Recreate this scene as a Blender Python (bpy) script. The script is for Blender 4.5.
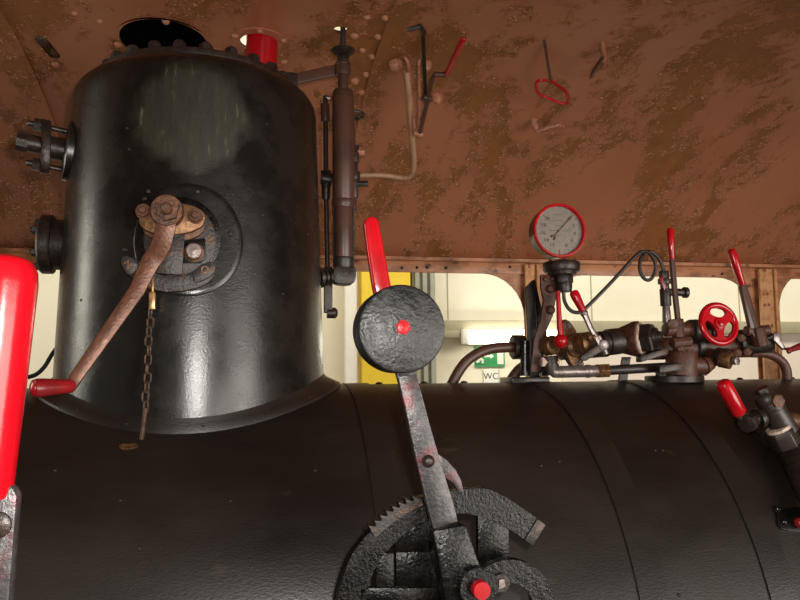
import bpy, bmesh, math, random
from mathutils import Vector as V, Matrix
from mathutils.geometry import tessellate_polygon
random.seed(7)
sc = bpy.context.scene
for o in list(bpy.data.objects): bpy.data.objects.remove(o)
C = sc.collection

# ------------------------------------------------------------------ camera
# axes: x along the boiler, y across the cab (away from the viewer), z up; z = 0 is eye height
F = 740.0
YAW, PIT, ROL = math.radians(11.2213), math.radians(5.6437), math.radians(-.5593)
FW = V((math.sin(YAW)*math.cos(PIT), math.cos(YAW)*math.cos(PIT), math.sin(PIT)))
_r = V((math.cos(YAW), -math.sin(YAW), 0)); _u = _r.cross(FW)
CR = _r*math.cos(ROL)+_u*math.sin(ROL); CU = -_r*math.sin(ROL)+_u*math.cos(ROL)
cd = bpy.data.cameras.new('camera'); cam = bpy.data.objects.new('camera', cd); C.objects.link(cam)
cd.sensor_width = 36; cd.lens = F/800*36; cd.clip_start = .02; cd.clip_end = 100
cam.matrix_world = Matrix(((CR.x, CU.x, -FW.x, 0), (CR.y, CU.y, -FW.y, 0), (CR.z, CU.z, -FW.z, 0), (0, 0, 0, 1)))
sc.camera = cam
# ------------------------------------------------------------------ light
w = bpy.data.worlds.new('hall_air'); sc.world = w; w.use_nodes = True
w.node_tree.nodes['Background'].inputs[0].default_value = (1.0, .93, .80, 1)
w.node_tree.nodes['Background'].inputs[1].default_value = .17
def area(name, loc, target, sx, sy, power, col):
    l = bpy.data.lights.new(name, 'AREA'); l.shape = 'RECTANGLE'; l.size = sx; l.size_y = sy; l.energy = power; l.color = col
    o = bpy.data.objects.new(name, l); C.objects.link(o); o.location = loc
    o.rotation_euler = (V(target)-V(loc)).to_track_quat('-Z', 'Y').to_euler(); return o
area('hall_daylight', (3.6, -3.0, -.55), (.1, 1.5, .3), 3.6, 2.5, 250, (1, .93, .84))
area('hall_side_light', (-4.5, 2.2, .3), (-.3, 1.6, .1), .7, 2.0, 45, (1, .95, .8))
area('hall_wall_fill', (2, 4.4, 3.4), (2, 6.9, .2), 13, 1.0, 340, (1, .95, .82))  # added strip lamp, unseen, brightens the far hall wall
fl = bpy.data.lights.new('camera_flash', 'POINT'); fl.energy = 42; fl.shadow_soft_size = .018; fl.color = (1, .95, .88)   # the photographer's flash
fo = bpy.data.objects.new('camera_flash', fl); C.objects.link(fo); fo.location = (.05, -.02, .055)
sc.view_settings.view_transform = 'Standard'; sc.view_settings.look = 'None'
sc.view_settings.gamma = 1; sc.view_settings.use_curve_mapping = False
sc.view_settings.exposure = 0.18

# ------------------------------------------------------------------ geometry of the place
BY, BZ, BR = 1.67, -.5701, .546            # boiler axis and radius
DX = -.125                                  # dome axis
RA, RB, RC = -.1479, 1.1642, -.3468         # roof z = RA + RB y + RC y^2
def roofz(y): return RA+RB*y+RC*y*y
def ray(px, py): return FW+CR*((px-400)/F)+CU*((300-py)/F)
def at(px, py, y): d = ray(px, py); return d*(y/d.y)
def plane(px, py, O, n): d = ray(px, py); return d*(O.dot(n)/d.dot(n))
def roof(px, py, off=0.0):
    d = ray(px, py); a = RC*d.y**2; b = RB*d.y-d.z; c = RA-off
    t = (-b-math.sqrt(b*b-4*a*c))/(2*a); return d*t
def roofn(p): return V((0, RB+2*RC*p.y, -1)).normalized()
def boil(px, py, off=0.0):
    d = ray(px, py); r = BR+off; a = d.y**2+d.z**2; b = -2*(d.y*BY+d.z*BZ); c = BY*BY+BZ*BZ-r*r
    return d*((-b-math.sqrt(max(0, b*b-4*a*c)))/(2*a))
def boiln(p): return V((0, p.y-BY, p.z-BZ)).normalized()
def domer(z): return .279-(z)*.0298
def dome(px, py):
    d = ray(px, py); r = .268
    for _ in range(4):
        a = d.x**2+d.y**2; b = -2*(d.x*DX+d.y*BY); c = DX*DX+BY*BY-r*r
        p = d*((-b-math.sqrt(max(0, b*b-4*a*c)))/(2*a)); r = domer(p.z)
    return p
def S(n, y, px=400, py=320): d = ray(px, py); return n/F*(y/d.y)      # pixels -> metres at that depth

# ------------------------------------------------------------------ materials
MT = {}
FINE = ('iron_dark', 'iron_rusty', 'iron_redbrown', 'bronze_worn', 'lever_worn', 'sector_iron', 'pipe_dark', 'steel', 'weight_black', 'cast_black', 'hook_brown', 'rivet_brown', 'post_paint', 'lever_steel')
def mat(name, col, rough=.5, metal=0.0, col2=None, scale=20, thr=(.45, .6), bump=0.0, bscale=200, rough2=None, coat=0.0, emit=None, stretch=None, detail=6, col3=None, scale3=60, thr3=(.55, .65)):
    if name in FINE: scale *= 3; scale3 *= 3
    m = bpy.data.materials.new(name); m.use_nodes = True; nt = m.node_tree; N = nt.nodes; L = nt.links
    b = N['Principled BSDF']; b.inputs['Base Color'].default_value = (*col, 1); b.inputs['Roughness'].default_value = rough
    b.inputs['Metallic'].default_value = metal; b.inputs['Coat Weight'].default_value = coat; b.inputs['Coat Roughness'].default_value = .12
    tc = N.new('ShaderNodeTexCoord'); mp = N.new('ShaderNodeMapping'); L.new(tc.outputs['Object'], mp.inputs[0])
    if stretch: mp.inputs['Scale'].default_value = stretch
    def noise(s, d=detail, dist=0.0):
        n = N.new('ShaderNodeTexNoise'); n.inputs['Scale'].default_value = s; n.inputs['Detail'].default_value = d; n.inputs['Distortion'].default_value = dist
        n.inputs['Roughness'].default_value = .62; L.new(mp.outputs[0], n.inputs[0]); return n
    def ramp(src, lo, hi):
        r = N.new('ShaderNodeMapRange'); r.inputs[1].default_value = lo; r.inputs[2].default_value = hi; L.new(src, r.inputs[0]); return r
    last = None
    if col2:
        r = ramp(noise(scale).outputs[0], *thr); x = N.new('ShaderNodeMix'); x.data_type = 'RGBA'
        x.inputs[6].default_value = (*col, 1); x.inputs[7].default_value = (*col2, 1); L.new(r.outputs[0], x.inputs[0]); last = x.outputs[2]
        if rough2 is not None:
            q = N.new('ShaderNodeMapRange'); q.inputs[3].default_value = rough; q.inputs[4].default_value = rough2; L.new(r.outputs[0], q.inputs[0]); L.new(q.outputs[0], b.inputs['Roughness'])
    if col3:
        r3 = ramp(noise(scale3).outputs[0], *thr3); x3 = N.new('ShaderNodeMix'); x3.data_type = 'RGBA'
        if last: L.new(last, x3.inputs[6])
        else: x3.inputs[6].default_value = (*col, 1)
        x3.inputs[7].default_value = (*col3, 1); L.new(r3.outputs[0], x3.inputs[0]); last = x3.outputs[2]
    if last: L.new(last, b.inputs['Base Color'])
    if bump:
        bn = N.new('ShaderNodeBump'); bn.inputs['Strength'].default_value = bump; bn.inputs['Distance'].default_value = .004
        L.new(noise(bscale, 3).outputs[0], bn.inputs['Height']); L.new(bn.outputs[0], b.inputs['Normal'])
    if emit: b.inputs['Emission Color'].default_value = (*emit[0], 1); b.inputs['Emission Strength'].default_value = emit[1]
    MT[name] = m; return m
mat('black_gloss', (.0065, .006, .0055), .23, col2=(.014, .011, .009), scale=9, bump=.10, bscale=250, rough2=.30, coat=.0)
mat('boiler_black', (.010, .0070, .0052), .36, col2=(.019, .012, .0085), scale=3.5, thr=(.4, .65), bump=.12, bscale=300, rough2=.52, stretch=(.45, 1, 1), col3=(.045, .030, .020), scale3=24, thr3=(.66, .80))
mat('cast_black', (.003, .003, .003), .24, col2=(.007, .0055, .0045), scale=14, bump=.30, bscale=190, rough2=.34); MT['cast_black'].node_tree.nodes['Principled BSDF'].inputs['Specular IOR Level'].default_value = .30
mat('weight_black', (.008, .008, .008), .36, col2=(.018, .017, .016), scale=20, bump=.36, bscale=150, rough2=.48)
mat('iron_dark', (.017, .012, .010), .40, metal=.2, col2=(.036, .021, .014), scale=30, bump=.25, bscale=150)
mat('iron_rusty', (.085, .034, .018), .5, metal=.25, col2=(.22, .085, .034), scale=38, thr=(.42, .68), bump=.35, bscale=180, col3=(.022, .016, .013), scale3=22, thr3=(.50, .66))
mat('iron_redbrown', (.058, .020, .012), .5, col2=(.135, .040, .018), scale=26, thr=(.4, .7), bump=.3, bscale=160, col3=(.016, .010, .008), scale3=30, thr3=(.5, .66))
mat('bronze_worn', (.22, .11, .045), .42, metal=.55, col2=(.10, .048, .026), scale=34, thr=(.42, .62), bump=.25, bscale=170)
mat('lever_worn', (.16, .060, .032), .38, metal=.3, col2=(.085, .036, .022), scale=24, thr=(.40, .66), bump=.22, bscale=150, col3=(.40, .27, .19), scale3=17, thr3=(.64, .74))
mat('lever_steel', (.055, .052, .054), .38, metal=.45, col2=(.090, .084, .086), scale=18, bump=.25, bscale=170, col3=(.11, .02, .028), scale3=8, thr3=(.52, .66))
mat('sector_iron', (.040, .034, .033), .42, metal=.4, col2=(.12, .055, .026), scale=20, thr=(.52, .72), bump=.3, bscale=170)
mat('pipe_brown', (.085, .036, .024), .40, col2=(.060, .026, .018), scale=12, bump=.06, bscale=120)
mat('pipe_dark', (.030, .019, .016), .42, col2=(.018, .012, .010), scale=16, bump=.12, bscale=150)
mat('pipe_cream', (.42, .25, .15), .5, col2=(.24, .11, .055), scale=22, thr=(.5, .7), bump=.15)
mat('steel', (.26, .22, .21), .34, metal=.6, col2=(.14, .09, .08), scale=30, thr=(.45, .7), bump=.12)
mat('brass', (.50, .30, .13), .35, metal=.7, col2=(.24, .13, .06), scale=60)
mat('red', (.46, .003, .009), .20, col2=(.36, .003, .008), scale=10, bump=.05, bscale=90, coat=.0)
mat('red_dark', (.27, .010, .014), .32, col2=(.18, .008, .010), scale=14, bump=.08)
mat('rivet_brown', (.46, .20, .11), .36, col2=(.30, .11, .05), scale=60, bump=.3, bscale=200)
mat('rivet_rust', (.34, .085, .035), .5, col2=(.20, .05, .02), scale=50, bump=.4, bscale=200)
mat('hook_brown', (.40, .165, .10), .40, col2=(.25, .09, .05), scale=30, bump=.25)
mat('post_paint', (.70, .39, .19), .42, col2=(.52, .25, .105), scale=14, thr=(.46, .66), bump=.15, col3=(.10, .035, .016), scale3=26, thr3=(.64, .70))
mat('rail_paint', (.52, .225, .105), .42, col2=(.27, .105, .04), scale=16, thr=(.46, .62), bump=.2, stretch=(.5, 1, 1), col3=(.10, .035, .016), scale3=30, thr3=(.62, .68))
mat('hole_dark', (.002, .002, .002), 1.0, bump=.1); MT['hole_dark'].node_tree.nodes['Principled BSDF'].inputs['Specular IOR Level'].default_value = 0  # near-black without sheen: the hatch's darkness is put into the colour
mat('hall_cream', (.82, .76, .60), .7, col2=(.78, .72, .56), scale=2, bump=.03, bscale=40)
mat('hall_trim', (.38, .34, .22), .6, col2=(.34, .30, .20), scale=3)
mat('hall_pink', (.78, .68, .58), .7, col2=(.74, .64, .54), scale=2)
mat('yellow', (.80, .56, .035), .55, col2=(.75, .50, .03), scale=4)
mat('grey_post', (.36, .36, .29), .55, col2=(.30, .30, .24), scale=6)
mat('concrete', (.30, .27, .23), .7, col2=(.22, .20, .17), scale=3, bump=.1, bscale=40)
mat('lamp_glow', (.9, .88, .8), .4, emit=((1, .95, .80), 9.0))
mat('white', (.82, .80, .72), .5, col2=(.78, .76, .68), scale=8)
mat('sign_green', (.025, .34, .09), .45, col2=(.03, .27, .09), scale=8)
mat('ink', (.02, .02, .02), .6, col2=(.03, .03, .03), scale=20)
mat('dial', (.215, .185, .155), .5, col2=(.185, .158, .132), scale=60, col3=(.15, .12, .095), scale3=60, thr3=(.62, .75))
mat('dial_ink', (.05, .038, .03), .6, col2=(.14, .10, .08), scale=60)
mat('dial_grey', (.12, .10, .083), .6, col2=(.14, .115, .095), scale=60)
mat('rubber', (.012, .012, .012), .5, bump=.1)
mat('putty', (.62, .50, .42), .6, col2=(.42, .26, .18), scale=60, thr=(.5, .6), bump=.3)
mat('chain_rust', (.10, .055, .035), .5, metal=.4, col2=(.05, .03, .02), scale=90, bump=.2)

def glass_mat():
    m = bpy.data.materials.new('dial_glass'); m.use_nodes = True; nt = m.node_tree; N = nt.nodes; L = nt.links; N.clear()
    o = N.new('ShaderNodeOutputMaterial'); x = N.new('ShaderNodeMixShader'); t = N.new('ShaderNodeBsdfTransparent'); g = N.new('ShaderNodeBsdfGlossy')
    n = N.new('ShaderNodeTexNoise'); n.inputs['Scale'].default_value = 30; r = N.new('ShaderNodeMapRange'); r.inputs[3].default_value = .015; r.inputs[4].default_value = .045
    L.new(n.outputs[0], r.inputs[0]); g.inputs['Roughness'].default_value = .08; L.new(r.outputs[0], x.inputs[0]); L.new(t.outputs[0], x.inputs[1]); L.new(g.outputs[0], x.inputs[2]); L.new(x.outputs[0], o.inputs[0]); MT['dial_glass'] = m
glass_mat()

def roof_mat():
    m = bpy.data.materials.new('roof_paint'); m.use_nodes = True; nt = m.node_tree; N = nt.nodes; L = nt.links; b = N['Principled BSDF']
    g = N.new('ShaderNodeNewGeometry'); mp = N.new('ShaderNodeMapping'); L.new(g.outputs['Position'], mp.inputs[0])
    mp.inputs['Rotation'].default_value = (0, 0, math.radians(12)); mp.inputs['Scale'].default_value = (1.5, .8, .8)
    def noise(s, d, vec=mp.outputs[0], ro=.62, dist=0):
        n = N.new('ShaderNodeTexNoise'); n.inputs['Scale'].default_value = s; n.inputs['Detail'].default_value = d; n.inputs['Roughness'].default_value = ro
        n.inputs['Distortion'].default_value = dist; L.new(vec, n.inputs[0]); return n.outputs[0]
    def math_(op, a, bb):
        x = N.new('ShaderNodeMath'); x.operation = op
        for i, v in enumerate((a, bb)):
            if isinstance(v, (int, float)): x.inputs[i].default_value = v
            else: L.new(v, x.inputs[i])
        return x.outputs[0]
    def rng(src, lo, hi, a=0, c=1):
        r = N.new('ShaderNodeMapRange'); r.inputs[1].default_value = lo; r.inputs[2].default_value = hi; r.inputs[3].default_value = a; r.inputs[4].default_value = c; L.new(src, r.inputs[0]); return r.outputs[0]
    big = noise(3.0, 2); mid = noise(10, 9, ro=.72, dist=.4); fine = noise(46, 5, g.outputs['Position'])
    f = math_('ADD', math_('MULTIPLY', big, .55), math_('MULTIPLY', mid, .60))
    f = math_('ADD', f, math_('MULTIPLY', fine, .20))
    flake = rng(f, .705, .713)                                    # where the top coat has come off
    edge = math_('MULTIPLY', rng(f, .670, .702), rng(f, .745, .712))  # lifted rim of each flake
    spk = rng(noise(150, 2, g.outputs['Position']), .60, .63)
    edge_glint = math_('MULTIPLY', edge, spk)
    def mix(fac, a, c):
        x = N.new('ShaderNodeMix'); x.data_type = 'RGBA'
        L.new(fac, x.inputs[0])
        for i, v in ((6, a), (7, c)):
            if isinstance(v, tuple): x.inputs[i].default_value = (*v, 1)
            else: L.new(v, x.inputs[i])
        return x.outputs[2]
    tone = noise(1.6, 3)
    paint = mix(rng(tone, .35, .65), (.39, .142, .068), (.35, .118, .052))
    under = mix(rng(mid, .5, .7), (.28, .098, .022), (.18, .062, .018))
    col = mix(flake, paint, under); col = mix(edge_glint, col, (.95, .52, .26))  # bright glints painted along the flake rims
    L.new(col, b.inputs['Base Color']); L.new(rng(flake, 0, 1, .40, .55), b.inputs['Roughness'])
    h = math_('ADD', math_('MULTIPLY', flake, -1.0), math_('MULTIPLY', edge, 1.3)); h = math_('ADD', h, math_('MULTIPLY', noise(14, 3, g.outputs['Position']), .5))
    bn = N.new('ShaderNodeBump'); bn.inputs['Strength'].default_value = .55; bn.inputs['Distance'].default_value = .004
    L.new(h, bn.inputs['Height']); L.new(bn.outputs[0], b.inputs['Normal']); MT['roof_paint'] = m
roof_mat()

def dome_mat():
    m = MT['black_gloss'].copy(); m.name = 'dome_black'; nt = m.node_tree; N = nt.nodes; L = nt.links; b = N['Principled BSDF']
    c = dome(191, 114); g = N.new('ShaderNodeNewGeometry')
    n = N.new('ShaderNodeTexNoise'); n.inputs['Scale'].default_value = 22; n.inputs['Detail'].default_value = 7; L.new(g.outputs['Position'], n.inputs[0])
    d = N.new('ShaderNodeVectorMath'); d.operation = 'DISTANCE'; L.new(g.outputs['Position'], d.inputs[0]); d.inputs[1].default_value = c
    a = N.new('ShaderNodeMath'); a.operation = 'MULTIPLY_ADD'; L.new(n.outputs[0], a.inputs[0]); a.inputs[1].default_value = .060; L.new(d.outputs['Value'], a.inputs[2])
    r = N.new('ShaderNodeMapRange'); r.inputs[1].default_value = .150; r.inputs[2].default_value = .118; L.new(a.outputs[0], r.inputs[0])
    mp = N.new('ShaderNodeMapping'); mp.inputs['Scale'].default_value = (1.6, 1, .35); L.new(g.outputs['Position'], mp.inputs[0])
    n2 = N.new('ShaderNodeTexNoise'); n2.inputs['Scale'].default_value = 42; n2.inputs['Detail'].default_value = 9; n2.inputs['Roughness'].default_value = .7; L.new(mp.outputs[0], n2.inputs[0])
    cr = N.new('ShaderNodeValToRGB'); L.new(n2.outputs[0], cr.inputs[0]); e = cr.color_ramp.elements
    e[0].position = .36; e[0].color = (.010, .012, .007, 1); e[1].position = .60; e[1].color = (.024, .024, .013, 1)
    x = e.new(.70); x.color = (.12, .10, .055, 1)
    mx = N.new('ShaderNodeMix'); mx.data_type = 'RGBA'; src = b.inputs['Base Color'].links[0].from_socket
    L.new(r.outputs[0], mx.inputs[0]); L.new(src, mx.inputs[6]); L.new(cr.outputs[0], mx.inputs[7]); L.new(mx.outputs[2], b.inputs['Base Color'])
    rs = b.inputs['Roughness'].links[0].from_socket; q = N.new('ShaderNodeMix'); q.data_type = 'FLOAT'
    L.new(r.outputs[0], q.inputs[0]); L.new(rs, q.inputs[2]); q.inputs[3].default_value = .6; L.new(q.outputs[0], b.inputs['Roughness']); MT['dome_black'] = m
dome_mat()

# ------------------------------------------------------------------ mesh helpers
def perp(a):
    a = a.normalized(); h = V((0, 0, 1)) if abs(a.z) < .9 else V((1, 0, 0))
    e = h.cross(a).normalized(); return e, a.cross(e)
class MB:
    def __init__(s): s.bm = bmesh.new()
    def ring(s, c, e1, e2, r, n, r2=None, ph=0):
        r2 = r if r2 is None else r2
        return [s.bm.verts.new(c+e1*(r*math.cos(ph+2*math.pi*i/n))+e2*(r2*math.sin(ph+2*math.pi*i/n))) for i in range(n)]
    def skin(s, a, b):
        n = len(a)
        for i in range(n): s.bm.faces.new((a[i], a[(i+1) % n], b[(i+1) % n], b[i]))
    def cyl(s, a, b, r, r2=None, n=20, ph=0):
        a = V(a); b = V(b); r2 = r if r2 is None else r2; e1, e2 = perp(b-a)
        A = s.ring(a, e1, e2, r, n, ph=ph); B = s.ring(b, e1, e2, r2, n, ph=ph)
        s.skin(A, B); s.bm.faces.new(A[::-1]); s.bm.faces.new(B); return s
    def hexa(s, a, b, r, ph=0): return s.cyl(a, b, r, n=6, ph=ph)
    def lathe(s, prof, O, ax, n=28, e=None, sx=1.0, sy=1.0):   # prof: (radius, height along ax)
        O = V(O); ax = V(ax).normalized()
        if e is None: e1, e2 = perp(ax)
        else: e1 = (V(e)-ax*V(e).dot(ax)).normalized(); e2 = ax.cross(e1)
        R = [s.ring(O+ax*h, e1, e2, max(r, 1e-4)*sx, n, max(r, 1e-4)*sy) for r, h in prof]
        for a, b in zip(R, R[1:]): s.skin(a, b)
        s.bm.faces.new(R[0][::-1]); s.bm.faces.new(R[-1]); return s
    def tube(s, pts, r, n=10, closed=False, rr=None):
        pts = [V(p) for p in pts]; k = len(pts); R = []; e = None
        for i, p in enumerate(pts):
            if closed: t = pts[(i+1) % k]-pts[i-1]
            else: t = pts[min(i+1, k-1)]-pts[max(i-1, 0)]
            t.normalize()
            if e is None: e, f = perp(t)
            else: e = (e-t*e.dot(t)).normalized()
            q = r if rr is None else rr[i]
            R.append(s.ring(p, e, t.cross(e), q, n))
        for a, b in zip(R, R[1:]): s.skin(a, b)
        if closed:
            # best rotational match for the closing ring
            a, b = R[-1], R[0]; sh = min(range(n), key=lambda q: (b[q].co-a[0].co).length)
            s.skin(a, b[sh:]+b[:sh])
        else: s.bm.faces.new(R[0][::-1]); s.bm.faces.new(R[-1])
        return s
    def box(s, c, hx, hy, hz):
        c = V(c); hx, hy, hz = V(hx), V(hy), V(hz)
        v = [s.bm.verts.new(c+hx*i+hy*j+hz*k) for k in (-1, 1) for i, j in ((-1, -1), (1, -1), (1, 1), (-1, 1))]
        for q in ((0, 1, 2, 3), (4, 5, 6, 7), (0, 1, 5, 4), (1, 2, 6, 5), (2, 3, 7, 6), (3, 0, 4, 7)): s.bm.faces.new([v[i] for i in q])
        return s
    def bx(s, x0, x1, y0, y1, z0, z1):
        return s.box(((x0+x1)/2, (y0+y1)/2, (z0+z1)/2), ((x1-x0)/2, 0, 0), (0, (y1-y0)/2, 0), (0, 0, (z1-z0)/2))
    def sph(s, c, r, sq=(1, 1, 1), n=14):
        m = Matrix.Translation(V(c)) @ Matrix.Diagonal((r*sq[0], r*sq[1], r*sq[2], 1))
        bmesh.ops.create_uvsphere(s.bm, u_segments=n, v_segments=max(6, n//2+1), radius=1, matrix=m); return s
    def prism(s, pts, d, holes=()):                       # 3-D outline (planar) swept by the vector d
        d = V(d); loops = [[V(p) for p in pts]]+[[V(p) for p in h] for h in holes]
        A = [[s.bm.verts.new(p) for p in l] for l in loops]; B = [[s.bm.verts.new(p+d) for p in l] for l in loops]
        for a, b in zip(A, B): s.skin(a, b)
        if holes:
            fa = [v for l in A for v in l]; fb = [v for l in B for v in l]
            for t in tessellate_polygon(loops):
                s.bm.faces.new([fa[i] for i in t]); s.bm.faces.new([fb[i] for i in t])
        else: s.bm.faces.new(A[0][::-1]); s.bm.faces.new(B[0])
        return s
    def mesh(s, bev=0.0, seg=2, ang=38):
        bm = s.bm; bmesh.ops.recalc_face_normals(bm, faces=bm.faces)
        if bev:
            es = [e for e in bm.edges if len(e.link_faces) == 2 and e.calc_face_angle(0) > math.radians(32)]
            bmesh.ops.bevel(bm, geom=es, offset=bev, segments=seg, affect='EDGES', profile=.5, clamp_overlap=True)
        for f in bm.faces: f.smooth = True
        me = bpy.data.meshes.new('m'); bm.to_mesh(me); bm.free(); me.set_sharp_from_angle(angle=math.radians(ang)); return me
    def build(s, name, m, parent=None, bev=0.0, seg=2, ang=38):
        me = s.mesh(bev, seg, ang); return link(name, me, m, parent)
BASE = {}
def link(name, me, m, parent=None):
    me.name = name; o = bpy.data.objects.new(name, me); C.objects.link(o)
    if m: me.materials.append(MT[m])
    lo = V([min(v.co[i] for v in me.vertices) for i in range(3)]); hi = V([max(v.co[i] for v in me.vertices) for i in range(3)])
    c = (lo+hi)/2
    if parent is None: c.z = lo.z
    me.transform(Matrix.Translation(-c)); pl = BASE[parent.name] if parent else V((0, 0, 0))
    o.location = c-pl; o.parent = parent; BASE[o.name] = c; return o
def thing(name, loc, label, cat, group=None):
    o = bpy.data.objects.new(name, None); C.objects.link(o); o.empty_display_size = .02; o.location = loc; BASE[o.name] = V(loc)
    return tag(o, label, cat, group)
def tag(o, label=None, cat=None, group=None, kind=None):
    for k, v in (('label', label), ('category', cat), ('group', group), ('kind', kind)):
        if v: o[k] = v
    return o
PROTO = {}
def inst(name, key, make, m, parent, loc, ax, size=1.0, spin=0.0):   # shares one mesh; local +z goes along ax
    if (key, m) not in PROTO:
        me = make().mesh(); me.name = key; me.materials.append(MT[m]); PROTO[key, m] = me
    o = bpy.data.objects.new(name, PROTO[key, m]); C.objects.link(o); o.parent = parent
    q = V(ax).to_track_quat('Z', 'Y').to_matrix().to_4x4()
    pl = BASE[parent.name] if parent else V((0, 0, 0))
    o.matrix_basis = Matrix.Translation(V(loc)-pl) @ q @ Matrix.Rotation(spin, 4, 'Z') @ Matrix.Scale(size, 4); BASE[o.name] = V(loc); return o
Z = V((0, 0, 1)); X = V((1, 0, 0)); Y = V((0, 1, 0))
def mk_rivet(): return MB().lathe([(1, -.15), (1, 0), (.93, .35), (.7, .68), (.38, .86), (0, .92)], (0, 0, 0), Z, 12)
def mk_hexbolt():   # unit hex head with washer and a stub of thread
    b = MB(); b.cyl((0, 0, -.1), (0, 0, .12), 1.22, n=16); b.hexa((0, 0, .12), (0, 0, .92), 1.0); b.lathe([(.56, .9), (.56, 1.35), (.42, 1.5)], (0, 0, 0), Z, 12); return b
def mk_dombolt():   # hex nut with a rounded cap
    b = MB(); b.hexa((0, 0, -.1), (0, 0, .75), 1.0); b.lathe([(.8, .7), (.78, .95), (.55, 1.15), (0, 1.25)], (0, 0, 0), Z, 12); return b
def mk_screw(): return MB().lathe([(1, -.4), (1, .1), (.7, .45), (0, .6)], (0, 0, 0), Z, 10)
def smooth(pts, k=4, closed=False):                                   # Catmull-Rom through points
    pts = [V(p) for p in pts]; n = len(pts); out = []
    for i in range(n if closed else n-1):
        p0 = pts[i-1] if (closed or i) else pts[0]; p1 = pts[i]; p2 = pts[(i+1) % n]
        p3 = pts[(i+2) % n] if (closed or i+2 < n) else pts[-1]
        for j in range(k):
            t = j/k; out.append(.5*((2*p1)+(p2-p0)*t+(2*p0-5*p1+4*p2-p3)*t*t+(3*p1-p0-3*p2+p3)*t**3))
    if not closed: out.append(pts[-1])
    return out
def text(name, s, O, ex, ey, size, m, parent, depth=.0004):
    cu = bpy.data.curves.new('t', 'FONT'); cu.body = s; cu.size = size; cu.align_x = 'CENTER'; cu.align_y = 'CENTER'; cu.extrude = depth
    t = bpy.data.objects.new('t', cu); C.objects.link(t); bpy.context.view_layer.update()
    me = bpy.data.meshes.new_from_object(t.evaluated_get(bpy.context.evaluated_depsgraph_get())); bpy.data.objects.remove(t)
    ex = V(ex).normalized(); ey = V(ey).normalized(); ez = ex.cross(ey)
    me.transform(Matrix(((ex.x, ey.x, ez.x, O[0]), (ex.y, ey.y, ez.y, O[1]), (ex.z, ey.z, ez.z, O[2]), (0, 0, 0, 1)))); me.materials.clear()
    return link(name, me, m, parent)

# ================================================================== THE SETTING
tag(MB().bx(-12, 16, -9, 9, -2.7, -2.6).build('floor', 'concrete'), kind='structure')
HW = 7.0
tag(MB().bx(-10, 15, HW, HW+.2, -2.6, 4.2).build('wall_hall', 'hall_cream'), kind='structure')
hall = bpy.data.objects['wall_hall']
for px in (592, 448, 740):                                   # panel joints of the hall wall
    x = at(px, 320, HW).x; MB().bx(x-.006, x+.006, HW-.004, HW+.01, at(px, 322, HW).z, 2.5).build('panel_joint', 'hall_trim', hall)
z0, z1 = at(600, 334, HW).z, at(600, 321.5, HW).z
tag(MB().bx(at(437, 330, HW).x, 9, HW-.10, HW, z0, z1).build('trim_1', 'hall_trim', bev=.008), kind='structure')
tag(MB().bx(at(560, 330, HW).x, 9, HW-.012, HW, z0-2.2, z0).build('trim_2', 'hall_pink'), kind='structure')

# cab roof: three curved plates riveted together
def roofplate(x0, x1, off, t=.007, y0=.56, y1=2.765, n=44):
    b = MB(); L = []
    for x in (x0, x1):
        lo = []; hi = []
        for i in range(n+1):
            y = y0+(y1-y0)*i/n; lo.append(b.bm.verts.new((x, y, roofz(y)+off))); hi.append(b.bm.verts.new((x, y, roofz(y)+off+t)))
        L.append((lo, hi))
    (a, c), (d, e) = L
    for i in range(n):
        b.bm.faces.new((a[i], a[i+1], d[i+1], d[i])); b.bm.faces.new((c[i], e[i], e[i+1], c[i+1]))
        b.bm.faces.new((a[i], c[i], c[i+1], a[i+1])); b.bm.faces.new((d[i], d[i+1], e[i+1], e[i]))
    b.bm.faces.new((a[0], d[0], e[0], c[0])); b.bm.faces.new((a[n], c[n], e[n], d[n])); return b
SLX, SRX = -.578, .314
ceil = roofplate(SLX, SRX, 0).build('ceiling', 'roof_paint'); tag(ceil, kind='structure')
def cut(o, cutters):
    base = BASE[o.name]
    for me in cutters:
        c = bpy.data.objects.new('cutter', me); C.objects.link(c); md = o.modifiers.new('cut', 'BOOLEAN'); md.object = c; md.operation = 'DIFFERENCE'; md.solver = 'EXACT'
    bpy.context.view_layer.update()
    new = bpy.data.meshes.new_from_object(o.evaluated_get(bpy.context.evaluated_depsgraph_get()))
    o.modifiers.clear()
    for c in [c for c in C.objects if c.name.startswith('cutter')]: bpy.data.objects.remove(c)
    o.data = new; new.name = o.name
    nl = []
    for v in new.vertices:
        y = v.co.y+base.y; nn = V((0, RB+2*RC*y, -1)).normalized(); nl.append(nn if v.co.z+base.z-roofz(y) < .0035 else -nn)
    new.normals_split_custom_set_from_vertices(nl)
hatch = roof(164, 42); wh = roof(259, 42); sp = roof(340.5, 30)
s0, s1 = roof(41, 39), roof(54, 55)
def capsule(a, b, r, n=12):
    d = (b-a); d.z = 0; an = math.atan2(d.y, d.x); P = []
    for i in range(n+1): t = an+math.pi/2+math.pi*i/n; P.append(V((a.x+r*math.cos(t), a.y+r*math.sin(t), .6)))
    for i in range(n+1): t = an-math.pi/2+math.pi*i/n; P.append(V((b.x+r*math.cos(t), b.y+r*math.sin(t), .6)))
    return P
SLOT = capsule(s0, s1, .014)
cut(ceil, [MB().cyl((hatch.x, hatch.y, .7), (hatch.x, hatch.y, 1), .104, n=48).mesh(), MB().cyl((wh.x, wh.y, .7), (wh.x, wh.y, 1), .047, n=40).mesh(),
           MB().cyl((sp.x, sp.y, .7), (sp.x, sp.y, 1), .017, n=24).mesh(), MB().prism(SLOT, (0, 0, .5)).mesh()])
roofplate(-2.3, SLX+.012, -.0075).build('roof_plate', 'roof_paint', ceil)
roofplate(SRX-.012, 3.3, -.0075).build('roof_plate', 'roof_paint', ceil)
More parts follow.
